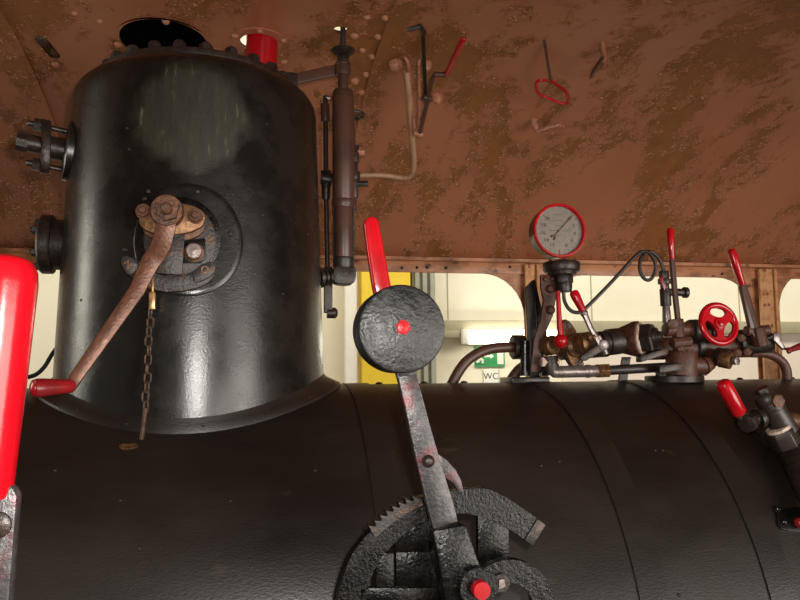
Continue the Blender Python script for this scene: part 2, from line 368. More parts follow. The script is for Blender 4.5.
# added black duct keeping the round hatch dark, and small sleeve in the slot
b = MB(); b.lathe([(.112, 0), (.112, .30), (.0, .31)], (hatch.x, hatch.y, roofz(hatch.y)+.004), Z, 40); b.bm.faces.ensure_lookup_table()
bmesh.ops.delete(b.bm, geom=[f for f in b.bm.faces if len(f.verts) > 4 and f.calc_center_median().z < .9], context='FACES'); b.build('vent_duct', 'hole_dark', ceil)
b = MB(); R0 = [b.bm.verts.new((p.x, p.y, roofz(p.y)-.001)) for p in SLOT]; R1 = [b.bm.verts.new((p.x, p.y, roofz(p.y)+.05)) for p in SLOT]; b.skin(R0, R1); b.build('slot_sleeve', 'iron_rusty', ceil)
def rv(px, py, s=3.4, m='rivet_brown'):
    p = roof(px, py, -.0078 if (p0x := roof(px, py).x) < SLX or p0x > SRX else 0); return inst('rivet', 'rivet', mk_rivet, m, ceil, p, roofn(p), S(s, p.y)*1.15)
for q in ((367, 17), (385.5, 17, 4), (397, 17.5), (354.5, 35.5, 4), (378, 36, 3.8), (389.5, 36), (362, 50), (372, 56), (382.5, 56), (366, 74), (377, 74), (355, 80.5, 4.2),
          (362, 92), (371.5, 92), (235, 35), (260, 30), (283, 39.5), (284, 61), (75, 13, 3), (100, 21, 3), (118, 44), (166, 21), (12, 36), (22.5, 61), (33, 83), (42, 105), (50, 124), (56, 64),
          (565, 23, 3.6), (430, 1), (412, 20, 2.6), (360, 127, 2.8), (363, 110, 2.8), (408, 2, 3), (398, 3), (404, 5, 2.5)): rv(*q)
rv(382, 91, 5); rv(398, 43, 5.6); rv(392, 75, 5.2, 'rivet_rust')
# pad riveted round the whistle opening
P = [V((wh.x+.066*math.cos(t), wh.y-.012-.058*math.sin(t), 0)) for t in [math.pi*i/14 for i in range(15)]]+[V((wh.x-.066, wh.y+k, 0)) for k in (.04, .08, .12)]+[V((wh.x+.066, wh.y+k, 0)) for k in (.12, .08, .04)]
H = [V((wh.x+.047*math.cos(2*math.pi*i/28), wh.y+.047*math.sin(2*math.pi*i/28), 0)) for i in range(28)]
up = lambda L: [V((p.x, p.y, roofz(p.y)-.0035)) for p in L]
MB().prism(up(P), (0, 0, .004), [up(H)]).build('roof_pad', 'roof_paint', ceil)

# far side of the cab: plate with rounded window openings, rail and posts
WY = 2.75
def rrect(x0, x1, z0, z1, r, y, n=8):
    P = []
    for cx, cz, a0 in ((x1-r, z1-r, 0), (x0+r, z1-r, 90), (x0+r, z0+r, 180), (x1-r, z0+r, 270)):
        for i in range(n+1): a = math.radians(a0+90*i/n); P.append(V((cx+r*math.cos(a), y, cz+r*math.sin(a))))
    return P
ztop = .385
xa1 = at(524, 300, WY).x; xb0, xb1 = at(546, 300, WY).x, at(755, 300, WY).x; xc0 = at(779, 300, WY).x
outer = [V((-2.2, WY, -1.6)), V((3.3, WY, -1.6)), V((3.3, WY, roofz(WY))), V((-2.2, WY, roofz(WY)))]
wb = MB().prism(outer, (0, .006, 0), [rrect(-1.5, -.42, -.9, ztop, .16, WY), rrect(-.22, xa1, -.9, ztop, .17, WY), rrect(xb0, xb1, -.9, ztop, .17, WY), rrect(xc0, 3.2, -.9, ztop+.03, .16, WY)]).build('wall_back', 'rail_paint'); tag(wb, kind='structure')
MB().bx(-2.2, 3.3, WY-.010, WY-.0005, ztop-.002, roofz(WY)-.004).build('rail', 'rail_paint', wb, bev=.002)
MB().bx(-2.2, 3.3, WY-.05, WY-.008, roofz(WY)-.006, roofz(WY)+.006).build('rail_lip', 'rail_paint', wb)
def post(xa, xb, riv):
    MB().bx(xa, xb, WY-.020, WY-.0105, -1.5, roofz(WY)-.01).build('post', 'post_paint', wb, bev=.002)
    for e in (xa, xb): MB().bx(e-.006, e+.006, WY-.032, WY-.020, -1.5, roofz(WY)-.012).build('post_flange', 'post_paint', wb, bev=.002)
    for px, py, s in riv: p = at(px, py, WY-.020); inst('rivet', 'rivet', mk_rivet, 'rivet_brown', wb, p, -Y, S(s, WY)*.9)
post(at(524.5, 300, WY).x, at(536, 300, WY).x, [(529, 266, 2.6)])
post(at(757, 300, WY).x, at(772, 300, WY).x, [(761, 270, 2.2), (765, 270.5, 2.2), (763.5, 294, 2), (767.5, 294, 2), (765, 305, 2), (769, 305, 2), (768, 326, 2), (772, 326, 2), (773, 352, 1.6)])
for px, py in ((402, 268), (417, 267.5), (427, 267.5), (446, 268), (510, 267), (640, 270), (722, 274)):
    p = at(px, py, WY-.010); inst('rivet', 'rivet', mk_rivet, 'iron_dark', wb, p, -Y, S(1.6, WY))
# angle strip along the roof on the left
A0, A1 = roof(-60, 139, -.008), roof(82, 147, -.008)
b = MB(); b.tube([A0+roofn(A0)*.006, (A0+A1)/2+roofn(A0)*.006, A1+roofn(A1)*.006], .016, n=4); b.build('roof_strip', 'rail_paint', ceil)
# near side of the cab, left of and below the window the photo was taken through; end wall at the right
NY = .58
outer = [V((-2.2, NY, -1.6)), V((3.3, NY, -1.6)), V((3.3, NY, roofz(NY))), V((-2.2, NY, roofz(NY)))]
tag(MB().prism(outer, (0, -.006, 0), [rrect(-1.9, -.95, -.6, .385, .12, NY), rrect(-.75, 3.1, -.42, .392, .12, NY)]).build('wall_front', 'rail_paint'), kind='structure')
P = [V((3.32, NY, -1.6)), V((3.32, WY, -1.6))]+[V((3.32, WY-(WY-NY)*i/20, roofz(WY-(WY-NY)*i/20)-.01)) for i in range(21)]
H = [V((3.32, 2.35+.17*math.cos(2*math.pi*i/24), .28+.17*math.sin(2*math.pi*i/24))) for i in range(24)]
tag(MB().prism(P, (.006, 0, 0), [H]).build('wall_right', 'rail_paint'), kind='structure')

# ================================================================== THE HALL OUTSIDE
yc = HW-.35
def pillar(name, pa, pb, y, m, label):
    xa, xb = at(pa, 320, y).x, at(pb, 320, y).x; b = MB(); b.bx(xa, xb, y, y+.25, -2.6, 3.4); o = b.build(name, m, bev=.01); tag(o, label, 'pillar'); return xa, xb
pillar('yellow_pillar', 362, 411, yc, 'yellow', 'yellow painted pillar standing behind the counterweight lever')
xa, xb = at(414, 320, yc+.1).x, at(437, 320, yc+.1).x
t = thing('grey_pillar', ((xa+xb)/2, yc+.2, -2.6), 'grey ribbed steel column right beside the yellow pillar', 'pillar')
MB().bx(xa, xb, yc+.16, yc+.3, -2.6, 3.4).build('web', 'grey_post', t)
for k in range(3):
    xx = xa+(xb-xa)*(k+.5)/3; MB().bx(xx-.022, xx+.022, yc+.1, yc+.158, -2.6, 3.4).build('rib', 'grey_post', t, bev=.008)
xa, xb = at(346, 320, yc).x, at(358, 320, yc).x
tag(MB().bx(xa, xb, yc+.05, yc+.15, -2.6, 3.4).build('white_conduit', 'white', bev=.01), 'pale square conduit along the wall left of the yellow pillar', 'conduit')
# fluorescent lamp
yl = HW-.10; l0, l1 = at(463, 337, yl), at(560, 337, yl)
t = thing('fluorescent_lamp', (l0+l1)/2, 'lit white fluorescent batten lamp above the green exit sign', 'lamp')
hz = S(7.5, yl)
MB().bx(l0.x, l1.x, yl-.02, HW-.001, l0.z-hz, l0.z+hz).build('housing', 'white', t, bev=.008)
MB().bx(l0.x+.032, l1.x-.032, yl-.11, yl-.021, l0.z-hz*.95, l0.z+hz*.9).build('diffuser', 'lamp_glow', t, bev=.02)
for x in (l0.x, l1.x): MB().bx(x-.03, x+.03, yl-.10, yl-.021, l0.z-hz, l0.z+hz).build('end_cap', 'white', t, bev=.01)
l2 = at(446, 333, yl)
MB().bx(at(440, 333, yl).x, l0.x-.032, yl-.02, yl+.06, l0.z-.01, l0.z+.06).build('bracket', 'hall_trim', t, bev=.01)
# signs
def rect(pa, pb, y, t, name, m, parent): return MB().bx(pa[0], pb[0], y-t, y, pa[1], pb[1]).build(name, m, parent)
a, c = at(474.5, 367, HW), at(504, 346, HW); e = S(1, HW)
zc = (a.z+c.z)/2
t = thing('exit_sign', V(((a.x+c.x)/2, HW, a.z)), 'green emergency exit sign with running figure, arrow and white door', 'sign')
rect((a.x, a.z), (c.x, c.z), HW-.001, .012, 'panel', 'sign_green', t)
rect((c.x-8*e, a.z+2.6*e), (c.x-1.4*e, c.z-1.5*e), HW-.014, .003, 'door_mark', 'white', t)
P = [(a.x+10*e, zc+1.2*e), (a.x+16.5*e, zc+1.2*e), (a.x+16.5*e, zc+3*e), (a.x+20.5*e, zc+.2*e), (a.x+16.5*e, zc-2.6*e), (a.x+16.5*e, zc-.8*e), (a.x+10*e, zc-.8*e)]
MB().prism([V((x, HW-.014, z)) for x, z in P], (0, -.003, 0)).build('arrow', 'white', t)
b = MB(); g = lambda x, z: V((a.x+x*e, HW-.0155, zc+z*e))
b.tube([g(5, 2), g(5.5, -2)], .018, n=6); b.tube([g(5.5, -2), g(8, -3.5), g(8, -7)], .014, n=6); b.tube([g(5.5, -2), g(4, -5), g(1.5, -6)], .014, n=6)
b.tube([g(5, 1.5), g(8, 1), g(9, 3)], .011, n=6); b.tube([g(5, 1.5), g(2.5, .5), g(1.5, -2)], .011, n=6); b.sph(g(5.6, 4), .017)
b.build('running_figure', 'white', t)
a, c = at(483, 385, HW), at(498.5, 369.5, HW)
t = thing('wc_sign', V(((a.x+c.x)/2, HW, a.z-.05)), 'small white WC sign under the exit sign', 'sign')
rect((a.x, a.z-.05), (c.x, c.z), HW-.001, .006, 'panel', 'white', t)
for x in (a.x, c.x): MB().bx(x-.004, x+.004, HW-.010, HW-.0075, a.z-.05, c.z).build('edge', 'hall_trim', t)
p = at(490.6, 376.5, HW); text('lettering', 'WC', (p.x, HW-.0085, p.z), X, Z, .088, 'ink', t)
# loose cable on the far side, left of the dome
pts = [(-8, 386), (10, 381), (24, 378), (36, 374.5), (45, 366), (51, 356), (60, 345), (75, 340)]
tag(MB().tube(smooth([at(x, y, 2.2) for x, y in pts]), .006, n=8).build('black_cable', 'rubber'), 'thin black cable curving behind the steam dome base', 'cable')

# ================================================================== BOILER
bo = thing('boiler', (.4, BY, BZ-BR), 'long black horizontal locomotive boiler with clad bands', 'boiler')
n = 160
MB().lathe([(0, -1.96), (.50, -1.96), (BR-.01, -1.95), (BR, -1.93), (BR, 2.55), (BR-.01, 2.57), (0, 2.57)], (0, BY, BZ), X, n).build('barrel', 'boiler_black', bo)
for x in (-1.2, -.62, .2003, .6271, .8655, 1.75):
    MB().lathe([(BR-.003, x-.001), (BR+.0028, x), (BR+.0028, x+.052), (BR-.003, x+.053)], (0, BY, BZ), X, n).build('cladding_band', 'boiler_black', bo)
for px, py in ((569.5, 402), (541, 465), (559, 461), (597, 446), (655, 450), (662.5, 450), (679, 595), (55, 470), (139, 548), (120, 500), (315, 470), (250, 560), (230, 500)):
    p = boil(px, py); inst('screw', 'screw', mk_screw, 'iron_dark', bo, p, boiln(p), .0032)
for px in (379, 424, 464, 740, 792, 330): p = at(px, 383, BY); p.z = BZ+BR; inst('screw', 'screw', mk_screw, 'iron_dark', bo, p, Z, .0085)

P = [boil(x, y, .0015) for x, y in ((119, 446), (122, 443.5), (128, 444), (134, 443), (139, 444.5), (138, 447), (131, 448), (126, 449), (121, 448.5))]
MB().prism(P, boiln(P[0])*-.003).build('rust_scab', 'bronze_worn', bo)
# ================================================================== STEAM DOME
dm = thing('steam_dome', (DX, BY, BZ+BR), 'tall black cylindrical steam dome with bolted cover, standing on the boiler', 'steam dome')
n = 112; b = MB(); R = []
def sad(x, y, lift): return BZ+math.sqrt(max(0, BR*BR-(y-BY)**2))+lift
def pr(z): return domer(z)
lv = [0, .06, .14, .25, .36, .46, .55, .575]
for k in range(len(lv)+5):
    row = []
    for i in range(n):
        t = 2*math.pi*i/n; cx, sy = math.cos(t), math.sin(t)
        if k == 0: z = sad(0, BY+.279*sy, .024); r = pr(z)
        elif k < len(lv): z = lv[k] if k > 1 else max(lv[1], sad(0, BY+.279*sy, .03)); r = pr(z)
        else:
            a = (k-len(lv)+1)/5*math.pi/2; r0 = pr(.575); r = r0-.058*(1-math.cos(a)); z = .575+.056*math.sin(a)
        row.append(b.bm.verts.new((DX+r*cx, BY+r*sy, z)))
    R.append(row)
for a, c in zip(R, R[1:]): b.skin(a, c)
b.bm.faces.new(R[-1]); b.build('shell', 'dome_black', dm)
# flared base skirt
b = MB(); R = []
for rr, ry, lift in ((.276, .276, .030), (.284, .279, .020), (.298, .281, .013), (.316, .284, .005), (.317, .285, -.004)):
    R.append([b.bm.verts.new((DX+rr*math.cos(2*math.pi*i/n), BY+ry*math.sin(2*math.pi*i/n), sad(0, BY+ry*math.sin(2*math.pi*i/n), lift))) for i in range(n)])
for a, c in zip(R, R[1:]): b.skin(a, c)
sk = b.build('base_skirt', 'boiler_black', dm)
for t in (-150, -128, -108, -83, -62, -40, -15):
    t = math.radians(t); p = V((DX+.306*math.cos(t), BY+.280*math.sin(t), 0)); p.z = sad(0, p.y, .009); inst('screw', 'screw', mk_screw, 'iron_dark', dm, p, V((math.cos(t)*.4, math.sin(t)*.6, 1)), .0042)
MB().lathe([(.19, .625), (.212, .627), (.214, .632), (.213, .645), (.205, .649), (.0, .650)], (DX, BY, 0), Z, 64).build('cover_plate', 'iron_dark', dm)
for i in range(24):
    t = 2*math.pi*(i+.5)/24; inst('bolt', 'dombolt', mk_dombolt, 'iron_dark', dm, (DX+.196*math.cos(t), BY+.196*math.sin(t), .648), Z, .0138, t)
for px, py in ((81, 125), (103, 147), (127, 128), (129, 149), (107, 148), (267, 124), (307, 145), (263, 215), (308, 234), (283, 294), (262, 333), (81, 300)):
    p = dome(px, py); nn = V((p.x-DX, p.y-BY, 0)).normalized(); inst('screw', 'screw', mk_screw, 'iron_dark', dm, p, nn, .0030)
def dome_pt(az, z, out=0.0):
    nn = V((math.cos(az), math.sin(az), 0)); r = domer(z)+out; return V((DX, BY, z))+nn*r, nn
# packing gland on the left flank
az = math.radians(197); O, nn = dome_pt(az, .462); nn = (nn+Z*.10).normalized(); tt = Z.cross(nn).normalized()
gd = thing('packing_gland', O, 'black bolted packing gland with studs on the upper flank of the dome', 'gland')
MB().lathe([(.062, -.012), (.062, .004), (.057, .008), (0, .009)], O, nn, 32).build('pad', 'black_gloss', gd)
MB().lathe([(.024, .008), (.023, .036), (0, .0365)], O, nn, 20).build('sleeve', 'iron_dark', gd)
P = []
for i in range(32):
    a = 2*math.pi*i/32; c, s = math.cos(a), math.sin(a); P.append(O+nn*.034+tt*(.027*c)+Z*(.056*s if abs(s) < .85 else .056*s))
MB().prism(P, nn*.018).build('flange', 'iron_dark', gd, bev=.003)
MB().cyl(O+nn*.050, O+nn*.077, .0175, n=20).cyl(O+nn*.075, O+nn*.096, .020, .019, n=8).build('spindle', 'iron_dark', gd)
for s in (-1, 1):
    q = O+Z*(.041*s); st = MB().cyl(q+nn*.004, q+nn*.074, .0058, n=12).build('stud', 'iron_dark', gd)
    MB().hexa(q+nn*.0522, q+nn*.066, .0135).lathe([(.0065, .066), (.0065, .076), (.004, .078)], q, nn, 12).build('nut', 'iron_dark', st)
# blind flange below it
az = math.radians(184); O, nn = dome_pt(az, .276); tt = Z.cross(nn)
fl = thing('blind_flange', O, 'round black bolted flange low on the flank of the dome', 'flange')
MB().lathe([(.054, -.014), (.053, .018), (.0, .019)], O, nn, 32).build('neck', 'iron_dark', fl)
MB().lathe([(.060, .0185), (.062, .021), (.062, .040), (.058, .044), (0, .045)], O, nn, 36).build('disc', 'iron_dark', fl)
for k in range(6):
    a = math.radians(30+60*k); q = O+tt*(.046*math.cos(a))+Z*(.046*math.sin(a))+nn*.0445; inst('bolt', 'hexbolt', mk_hexbolt, 'iron_dark', fl, q, nn, .009)

# ================================================================== REGULATOR on the dome front
O = dome(187, 238); nn = V((O.x-DX, O.y-BY, 0)).normalized(); tt = Z.cross(nn).normalized()
if tt.x < 0: tt = -tt
def rp(px, py, d): return plane(px, py, O+nn*d, nn)
rg = thing('regulator', rp(187, 270, .0), 'rusty regulator lever with red grip on a bolted plate of the dome', 'lever')
def sheet(cpx, cpy, rpx, rpy, d0, d1, name, m, par, nseg=40, bev=0.0):
    c = rp(cpx, cpy, d1); a = (rp(cpx+rpx, cpy, d1)-c).length; h = (rp(cpx, cpy-rpy, d1)-c).length
    return MB().prism([c+tt*(a*math.cos(2*math.pi*i/nseg))+Z*(h*math.sin(2*math.pi*i/nseg)) for i in range(nseg)], -nn*(d1-d0)).build(name, m, par, bev=bev)
b = MB(); ca = math.atan2(O.y-BY, O.x-DX)+.012; R = []
for rr, lift in ((.0, .004), (.5, .004), (.9, .004), (.985, .004), (1, .003), (1, -.004)):
    R.append([])
    for i in range(72):
        t = 2*math.pi*i/72; zz = O.z-.003+.106*rr*math.sin(t); a = ca+.099*max(rr, .01)*math.cos(t)/.27; r = domer(zz)+lift; R[-1].append(b.bm.verts.new((DX+r*math.cos(a), BY+r*math.sin(a), zz if rr else zz+.001*math.sin(t))))
for a, c in zip(R, R[1:]): b.skin(a, c)
b.bm.faces.new(R[0]); b.build('base_plate', 'black_gloss', rg)
for px, py in ((149, 191.5), (145.5, 199), (197.5, 192), (230, 234), (126.5, 250), (212, 284)): q = dome(px, py); n2 = V((q.x-DX, q.y-BY, 0)).normalized(); inst('screw', 'screw', mk_screw, 'iron_dark', rg, q+n2*.004, n2, .0045)
sheet(181, 238, 40, 41, -.02, .008, 'valve_cover', 'cast_black', rg, 48, .001)
sheet(180, 240, 36, 37, 0, .010, 'cover_face', 'sector_iron', rg, 48, .001)
# oval gland with studs
def oval(cx, cy, rx, ry, d0, d1, name, m, p=2.4):
    P = []
    for i in range(40):
        t = 2*math.pi*i/40; c, s = math.cos(t), math.sin(t)
        P.append(rp(cx+rx*math.copysign(abs(c)**(2/2.0), c), cy-(ry*math.copysign(abs(s)**(2/p), s))-rx*0.03*c, d1))
    return MB().prism(P, -nn*(d1-d0)).build(name, m, rg, bev=.0015)
oval(174, 226, 31, 15.5, .008, .022, 'gland_base', 'iron_rusty'); oval(172, 219, 33, 15.5, .030, .043, 'gland_plate', 'bronze_worn')
MB().cyl(rp(174, 223, .02), rp(174, 223, .034), .024, n=24).build('gland_neck', 'iron_dark', rg)
for px, py in ((143.5, 211.5), (195.5, 216.5)):
    q = rp(px, py, .043); inst('stud_nut', 'hexbolt', mk_hexbolt, 'iron_rusty', rg, q, nn, .0115)
q = rp(168, 213, .04)
MB().lathe([(.028, 0), (.029, .004), (.029, .012), (.026, .016), (.027, .019), (.027, .026), (0, .027)], q, nn, 28).build('washer', 'iron_rusty', rg)
q2 = rp(168, 211, .067)
MB().hexa(q2, q2+nn*.013, .0195, .3).lathe([(.010, .012), (.010, .026), (.007, .029)], q2, nn, 14).build('spindle_nut', 'iron_rusty', rg)
# cranked lever arm: a flat bar stepped in towards the dome, grip at its end
path = [(167, 217, .060), (165.5, 228, .058), (161, 245, .054), (156, 254, .046), (150, 262, .044), (136, 291, .050), (106, 334, .062), (79, 372, .072), (68, 388, .075)]
W = [9.5, 10, 10, 10, 9.5, 7.8, 7.0, 6.6, 6.2]
b = MB(); R = []
for i, (px, py, d) in enumerate(path):
    a, c = path[max(0, i-1)], path[min(len(path)-1, i+1)]; dx, dy = c[0]-a[0], c[1]-a[1]; l = math.hypot(dx, dy); sx, sy = -dy/l, dx/l
    p = [rp(px+sx*W[i], py+sy*W[i], d), rp(px-sx*W[i], py-sy*W[i], d)]; R.append([b.bm.verts.new(v) for v in (p[0], p[1], p[1]-nn*.009, p[0]-nn*.009)])
for a, c in zip(R, R[1:]): b.skin(a, c)
b.bm.faces.new(R[0]); b.bm.faces.new(R[-1][::-1]); b.build('lever_arm', 'lever_worn', rg, bev=.0016)
g0, g1 = rp(72, 386, .070), at(36, 388, rp(50, 387, .070).y-.035)
ax = (g1-g0).normalized(); L = (g1-g0).length; r = S(8.6, g1.y)
MB().lathe([(r*.5, -.004), (r*.72, 0), (r*.80, L*.3), (r*.98, L*.8), (r, L*.97), (r*.9, L+.004), (r*.55, L+.0065), (0, L+.007)], g0, ax, 24).build('grip', 'red_dark', rg)
MB().lathe([(r*.86, L+.001), (r*.75, L+.006), (r*.4, L+.0085), (0, L+.009)], g0, ax, 20).build('grip_end', 'red', rg)
# sector with lettered stop blocks and the tail of the lever
P = [rp(166, 232, .026), rp(185, 232, .026), rp(182, 275, .026), rp(155, 273, .026)]
MB().prism(P, -nn*.008).build('pointer', 'sector_iron', rg, bev=.001)
arcO = [(124, 268), (135, 281), (150, 289), (166, 292), (182, 291), (197, 288), (208, 283), (215, 275)]; arcI = [(206, 263), (194, 271), (182, 275), (166, 276), (152, 272), (142, 264), (134, 256)]
MB().prism([rp(x, y, .024) for x, y in arcO+arcI], -nn*.012).build('sector_plate', 'sector_iron', rg, bev=.0012)
def block(pts, d, t, ch, cx, cy, ang):
    bl = MB().prism(smooth([rp(x, y, d) for x, y in pts], 3, True), -nn*t).build('stop_block', 'sector_iron', rg, bev=.0012)
    c = rp(cx, cy, d+.0003); e = tt*math.cos(ang)+Z*math.sin(ang); text('stamped_letter', ch, c, e, nn.cross(e) if nn.cross(e).z > 0 else -nn.cross(e), .018, 'bronze_worn', bl)
block([(121, 262), (122, 257), (128, 256), (137, 262), (137, 269), (130, 275), (125, 271)], .030, .010, 'Z', 128.5, 265, .6)
block([(193, 273), (199, 266), (208, 262), (214, 263), (215.5, 269), (211, 276), (201, 281), (194, 282)], .032, .012, 'O', 205, 270, .3)
P = [rp(x, y, .016) for x, y in ((183, 240), (205, 238), (206, 258), (200, 263), (183, 263))]
MB().prism(P, -nn*.006).build('lug', 'cast_black', rg, bev=.001)
q = rp(194, 253, .016); MB().lathe([(.018, 0), (.018, .005), (.0145, .006), (.0145, .013), (.012, .015), (0, .0155)], q, nn, 24).build('lug_bolt', 'iron_rusty', rg)
q = rp(194, 251, .031); MB().lathe([(.013, 0), (.013, .004), (.0075, .0042), (.0075, .007), (0, .0075)], q, nn, 20).build('lug_bolt_end', 'steel', rg)

# padlock and chain with its pin
pl = thing('padlock', rp(152, 308, .02), 'small brass padlock hanging from the regulator sector', 'padlock')
c = rp(152.3, 301, .020); MB().box(c, tt*S(2.9, 1.38), nn*.006, Z*S(8, 1.38)).build('body', 'brass', pl, bev=.001)
u0 = rp(152.8, 292, .020); MB().tube(smooth([u0-nn*.004, u0-nn*.004+Z*.022, u0+Z*.030, u0+nn*.004+Z*.022, u0+nn*.004], 4), .0022, n=8).build('shackle', 'brass', pl)
ch = thing('chain', rp(147, 412, .02), 'rusty hanging chain below the padlock in front of the dome', 'chain')
top, bot = rp(150.5, 309, .020), at(145.5, 411, rp(146, 405, .02).y-.012)
NL = 11; pitch = (bot-top).length/NL
def mk_link():
    h, wd = pitch*.50, pitch*.27; P = []
    for i in range(10): a = math.pi*i/9; P.append(V((wd*math.cos(a), 0, h-wd+.0+wd*math.sin(a))))
    for i in range(10): a = math.pi+math.pi*i/9; P.append(V((wd*math.cos(a), 0, -(h-wd)+wd*math.sin(a))))
    return MB().tube(P, pitch*.088, n=8, closed=True)
d = (bot-top)/NL
for i in range(NL):
    inst('chain_link', 'link', mk_link, 'chain_rust', ch, top+d*(i+.5)+X*(.0012*math.sin(i*1.9)), -d, 1.16, (0.35 if i % 2 else 1.45)+.25*math.sin(i*2.3))
p1 = at(141.5, 440, bot.y-.016); MB().tube([bot+Z*.004, (bot+p1)/2, p1], .004, n=10).sph(bot, .0052).build('locking_pin', 'chain_rust', ch)

# ================================================================== WHISTLE through the roof
zt = .650
wt = thing('whistle', (wh.x, wh.y, zt), 'bright red cylindrical whistle on the dome cover, reaching through the roof', 'whistle')
MB().lathe([(.060, 0), (.060, .008), (.050, .012), (.048, .03), (.039, .034), (.039, .30), (.034, .32), (.0, .325)], (wh.x+.0075, wh.y-.003, zt), Z, 36).build('barrel', 'red', wt)
p0 = at(287, 71, wh.y-.02); MB().box((wh.x+.066, wh.y-.02, zt+.014), X*.020, Y*.016, Z*.014).build('foot', 'red_dark', wt, bev=.002)

# ================================================================== UPRIGHT COLUMN beside the dome
CY = sp.y
def cp(px, py): return at(px, py, CY)
c0 = cp(343.5, 262); cx = c0.x
def col(v): return at(341, v, CY).z
rpx = S(1, CY, 341, 150)
cl = thing('lubricator_column', V((cx, CY, col(288))), 'brown upright tube with collars, fixed by an arm to the dome cover', 'pipe')
def seg(name, v0, v1, r0, r1=None, m='pipe_brown', par=None, n=28):
    r1 = r0 if r1 is None else r1; return MB().cyl((cx, CY, col(v0)), (cx, CY, col(v1)), r0*rpx, r1*rpx, n=n).build(name, m, par or cl, bev=.0012)
seg('lower_sleeve', 260, 206, 9.2); seg('tube', 208, 98, 11); seg('tube_shoulder', 97.8, 91, 11.3, 10); seg('collar', 206.5, 200, 11.8)
MB().lathe([(10*rpx, col(268)), (10.6*rpx, col(266)), (10.6*rpx, col(259)), (9.4*rpx, col(257.5)), (0, col(257))], (cx, CY, 0), Z, 28).build('end_cap', 'pipe_dark', cl)
seg('neck', 91.5, 74, 5.2); seg('clamp', 76, 63, 7.8); seg('clamp_ring', 66, 64, 8.4); seg('nut', 63, 57, 6.5, m='pipe_dark', n=6)
MB().lathe([(4*rpx, col(57)), (9*rpx, col(54)), (12*rpx, col(51)), (12*rpx, col(49.8)), (8*rpx, col(51)), (4*rpx, col(52.5)), (0, col(52.5))], (cx, CY, 0), Z, 28).build('drip_cup', 'iron_dark', cl)
seg('spindle', 53, 12, 2.8, m='pipe_dark', n=12)
for dx in (-1, 1): MB().cyl((cx+dx*9.9*rpx, CY, col(258)), (cx+dx*9.9*rpx, CY, col(207)), 1.0*rpx, n=8).build('sight_rod', 'pipe_dark', cl)
a0, a1 = V((DX+.20*math.cos(.35), BY+.20*math.sin(.35), .664)), V((cx-7.5*rpx, CY, col(70)))
a0 = cp(288, 80); d = (a1-a0).normalized(); u = Z
MB().prism([a0-u*.013, a1-u*.014, a1+u*.014, a0+u*.013], Y*.010).build('arm', 'pipe_brown', cl, bev=.0015)
MB().bx(a0.x-.022, a0.x+.022, CY-.02, CY+.028, .6505, a0.z+.012).build('arm_foot', 'pipe_dark', cl, bev=.002)
# elbow and gland at the foot, running into the dome
e0 = cp(345, 275)
P = [cp(x, y)-Y*.02 for x, y in ((333, 269), (338, 266.5), (350, 266.5), (355, 270), (354.5, 281), (350, 285), (338, 285), (332, 281))]
MB().prism(smooth(P, 2, True), Y*.04).build('elbow', 'iron_dark', cl, bev=.004)
g0 = cp(333, 277); gx = V((DX+.27, BY+.03, g0.z-.004)); ax = gx-g0; L = ax.length
MB().lathe([(.010, 0), (.010, L*.12), (.017, L*.14), (.017, L*.30), (.011, L*.33), (.011, L*.45), (.019, L*.47), (.019, L*.60), (.013, L*.62), (.013, L*.75), (.024, L*.78), (.024, L), (0, L)], g0, ax, 24).build('gland', 'iron_dark', cl)
# water gauge fittings behind the column
wy = CY+.16
wg = thing('shutoff_valve', at(353, 200, wy), 'small dark valve with a wire handwheel behind the upright tube', 'valve')
v = lambda px, py, dy=0: at(px, py, wy+dy)
hw = v(352.5, 115); MB().tube([hw+X*(.030*math.cos(2*math.pi*i/24))+Y*(.030*math.sin(2*math.pi*i/24)) for i in range(24)], .0045, n=8, closed=True).build('handwheel', 'iron_dark', wg)
for k in range(3): a = k*2.1+.4; MB().tube([hw, hw+X*(.03*math.cos(a))+Y*(.03*math.sin(a))], .003, n=6).build('spoke', 'iron_dark', wg)
MB().cyl(v(352.5, 116), v(354, 150), .005, n=10).build('stem', 'pipe_brown', wg)
MB().cyl(v(354, 146), v(354, 163), .015, n=6).build('bonnet', 'pipe_dark', wg, bev=.001)
MB().cyl(v(354, 163), v(354.5, 198), .010, n=14).cyl(v(354, 172), v(354, 180), .016, n=14).build('body', 'pipe_dark', wg, bev=.001)
MB().cyl(v(356, 152), v(364, 152), .011, n=6).build('side_nut', 'hook_brown', wg, bev=.001)
MB().cyl(v(354, 184), v(368, 184), .009, n=6).build('outlet', 'pipe_dark', wg, bev=.001)
MB().cyl(v(354.3, 197), v(354.3, 212), .006, n=10).build('tail', 'pipe_dark', wg)
wy2 = CY+.05
dp = thing('drain_pipe', at(327, 300, wy2), 'thin dark fittings and pipe squeezed between the dome and the upright tube', 'pipe')
v2 = lambda px, py, dy=0: at(px, py, wy2+dy)
MB().tube([v2(325.5, 96), v2(326, 180), v2(328, 300)], .006, n=10).build('pipe', 'pipe_dark', dp)
MB().cyl(v2(325, 104), v2(325.5, 122), .011, n=12).build('union', 'pipe_brown', dp, bev=.001)
MB().cyl(v2(326, 171), v2(326, 200), .013, .010, n=12).build('cock_body', 'iron_dark', dp, bev=.001)
MB().cyl(v2(325, 98), v2(330, 98), .006, n=8).build('bolt', 'steel', dp)
MB().cyl(v2(321, 178), v2(332, 180), .017, n=16).build('cock_flange', 'iron_dark', dp, bev=.001)
MB().box(v2(328, 290), X*.010, Y*.010, Z*.055).build('bracket', 'iron_dark', dp, bev=.002)
MB().lathe([(.013, 0), (.013, .02), (.008, .025), (0, .026)], v2(327, 313), X, 12).build('cap', 'iron_dark', dp)

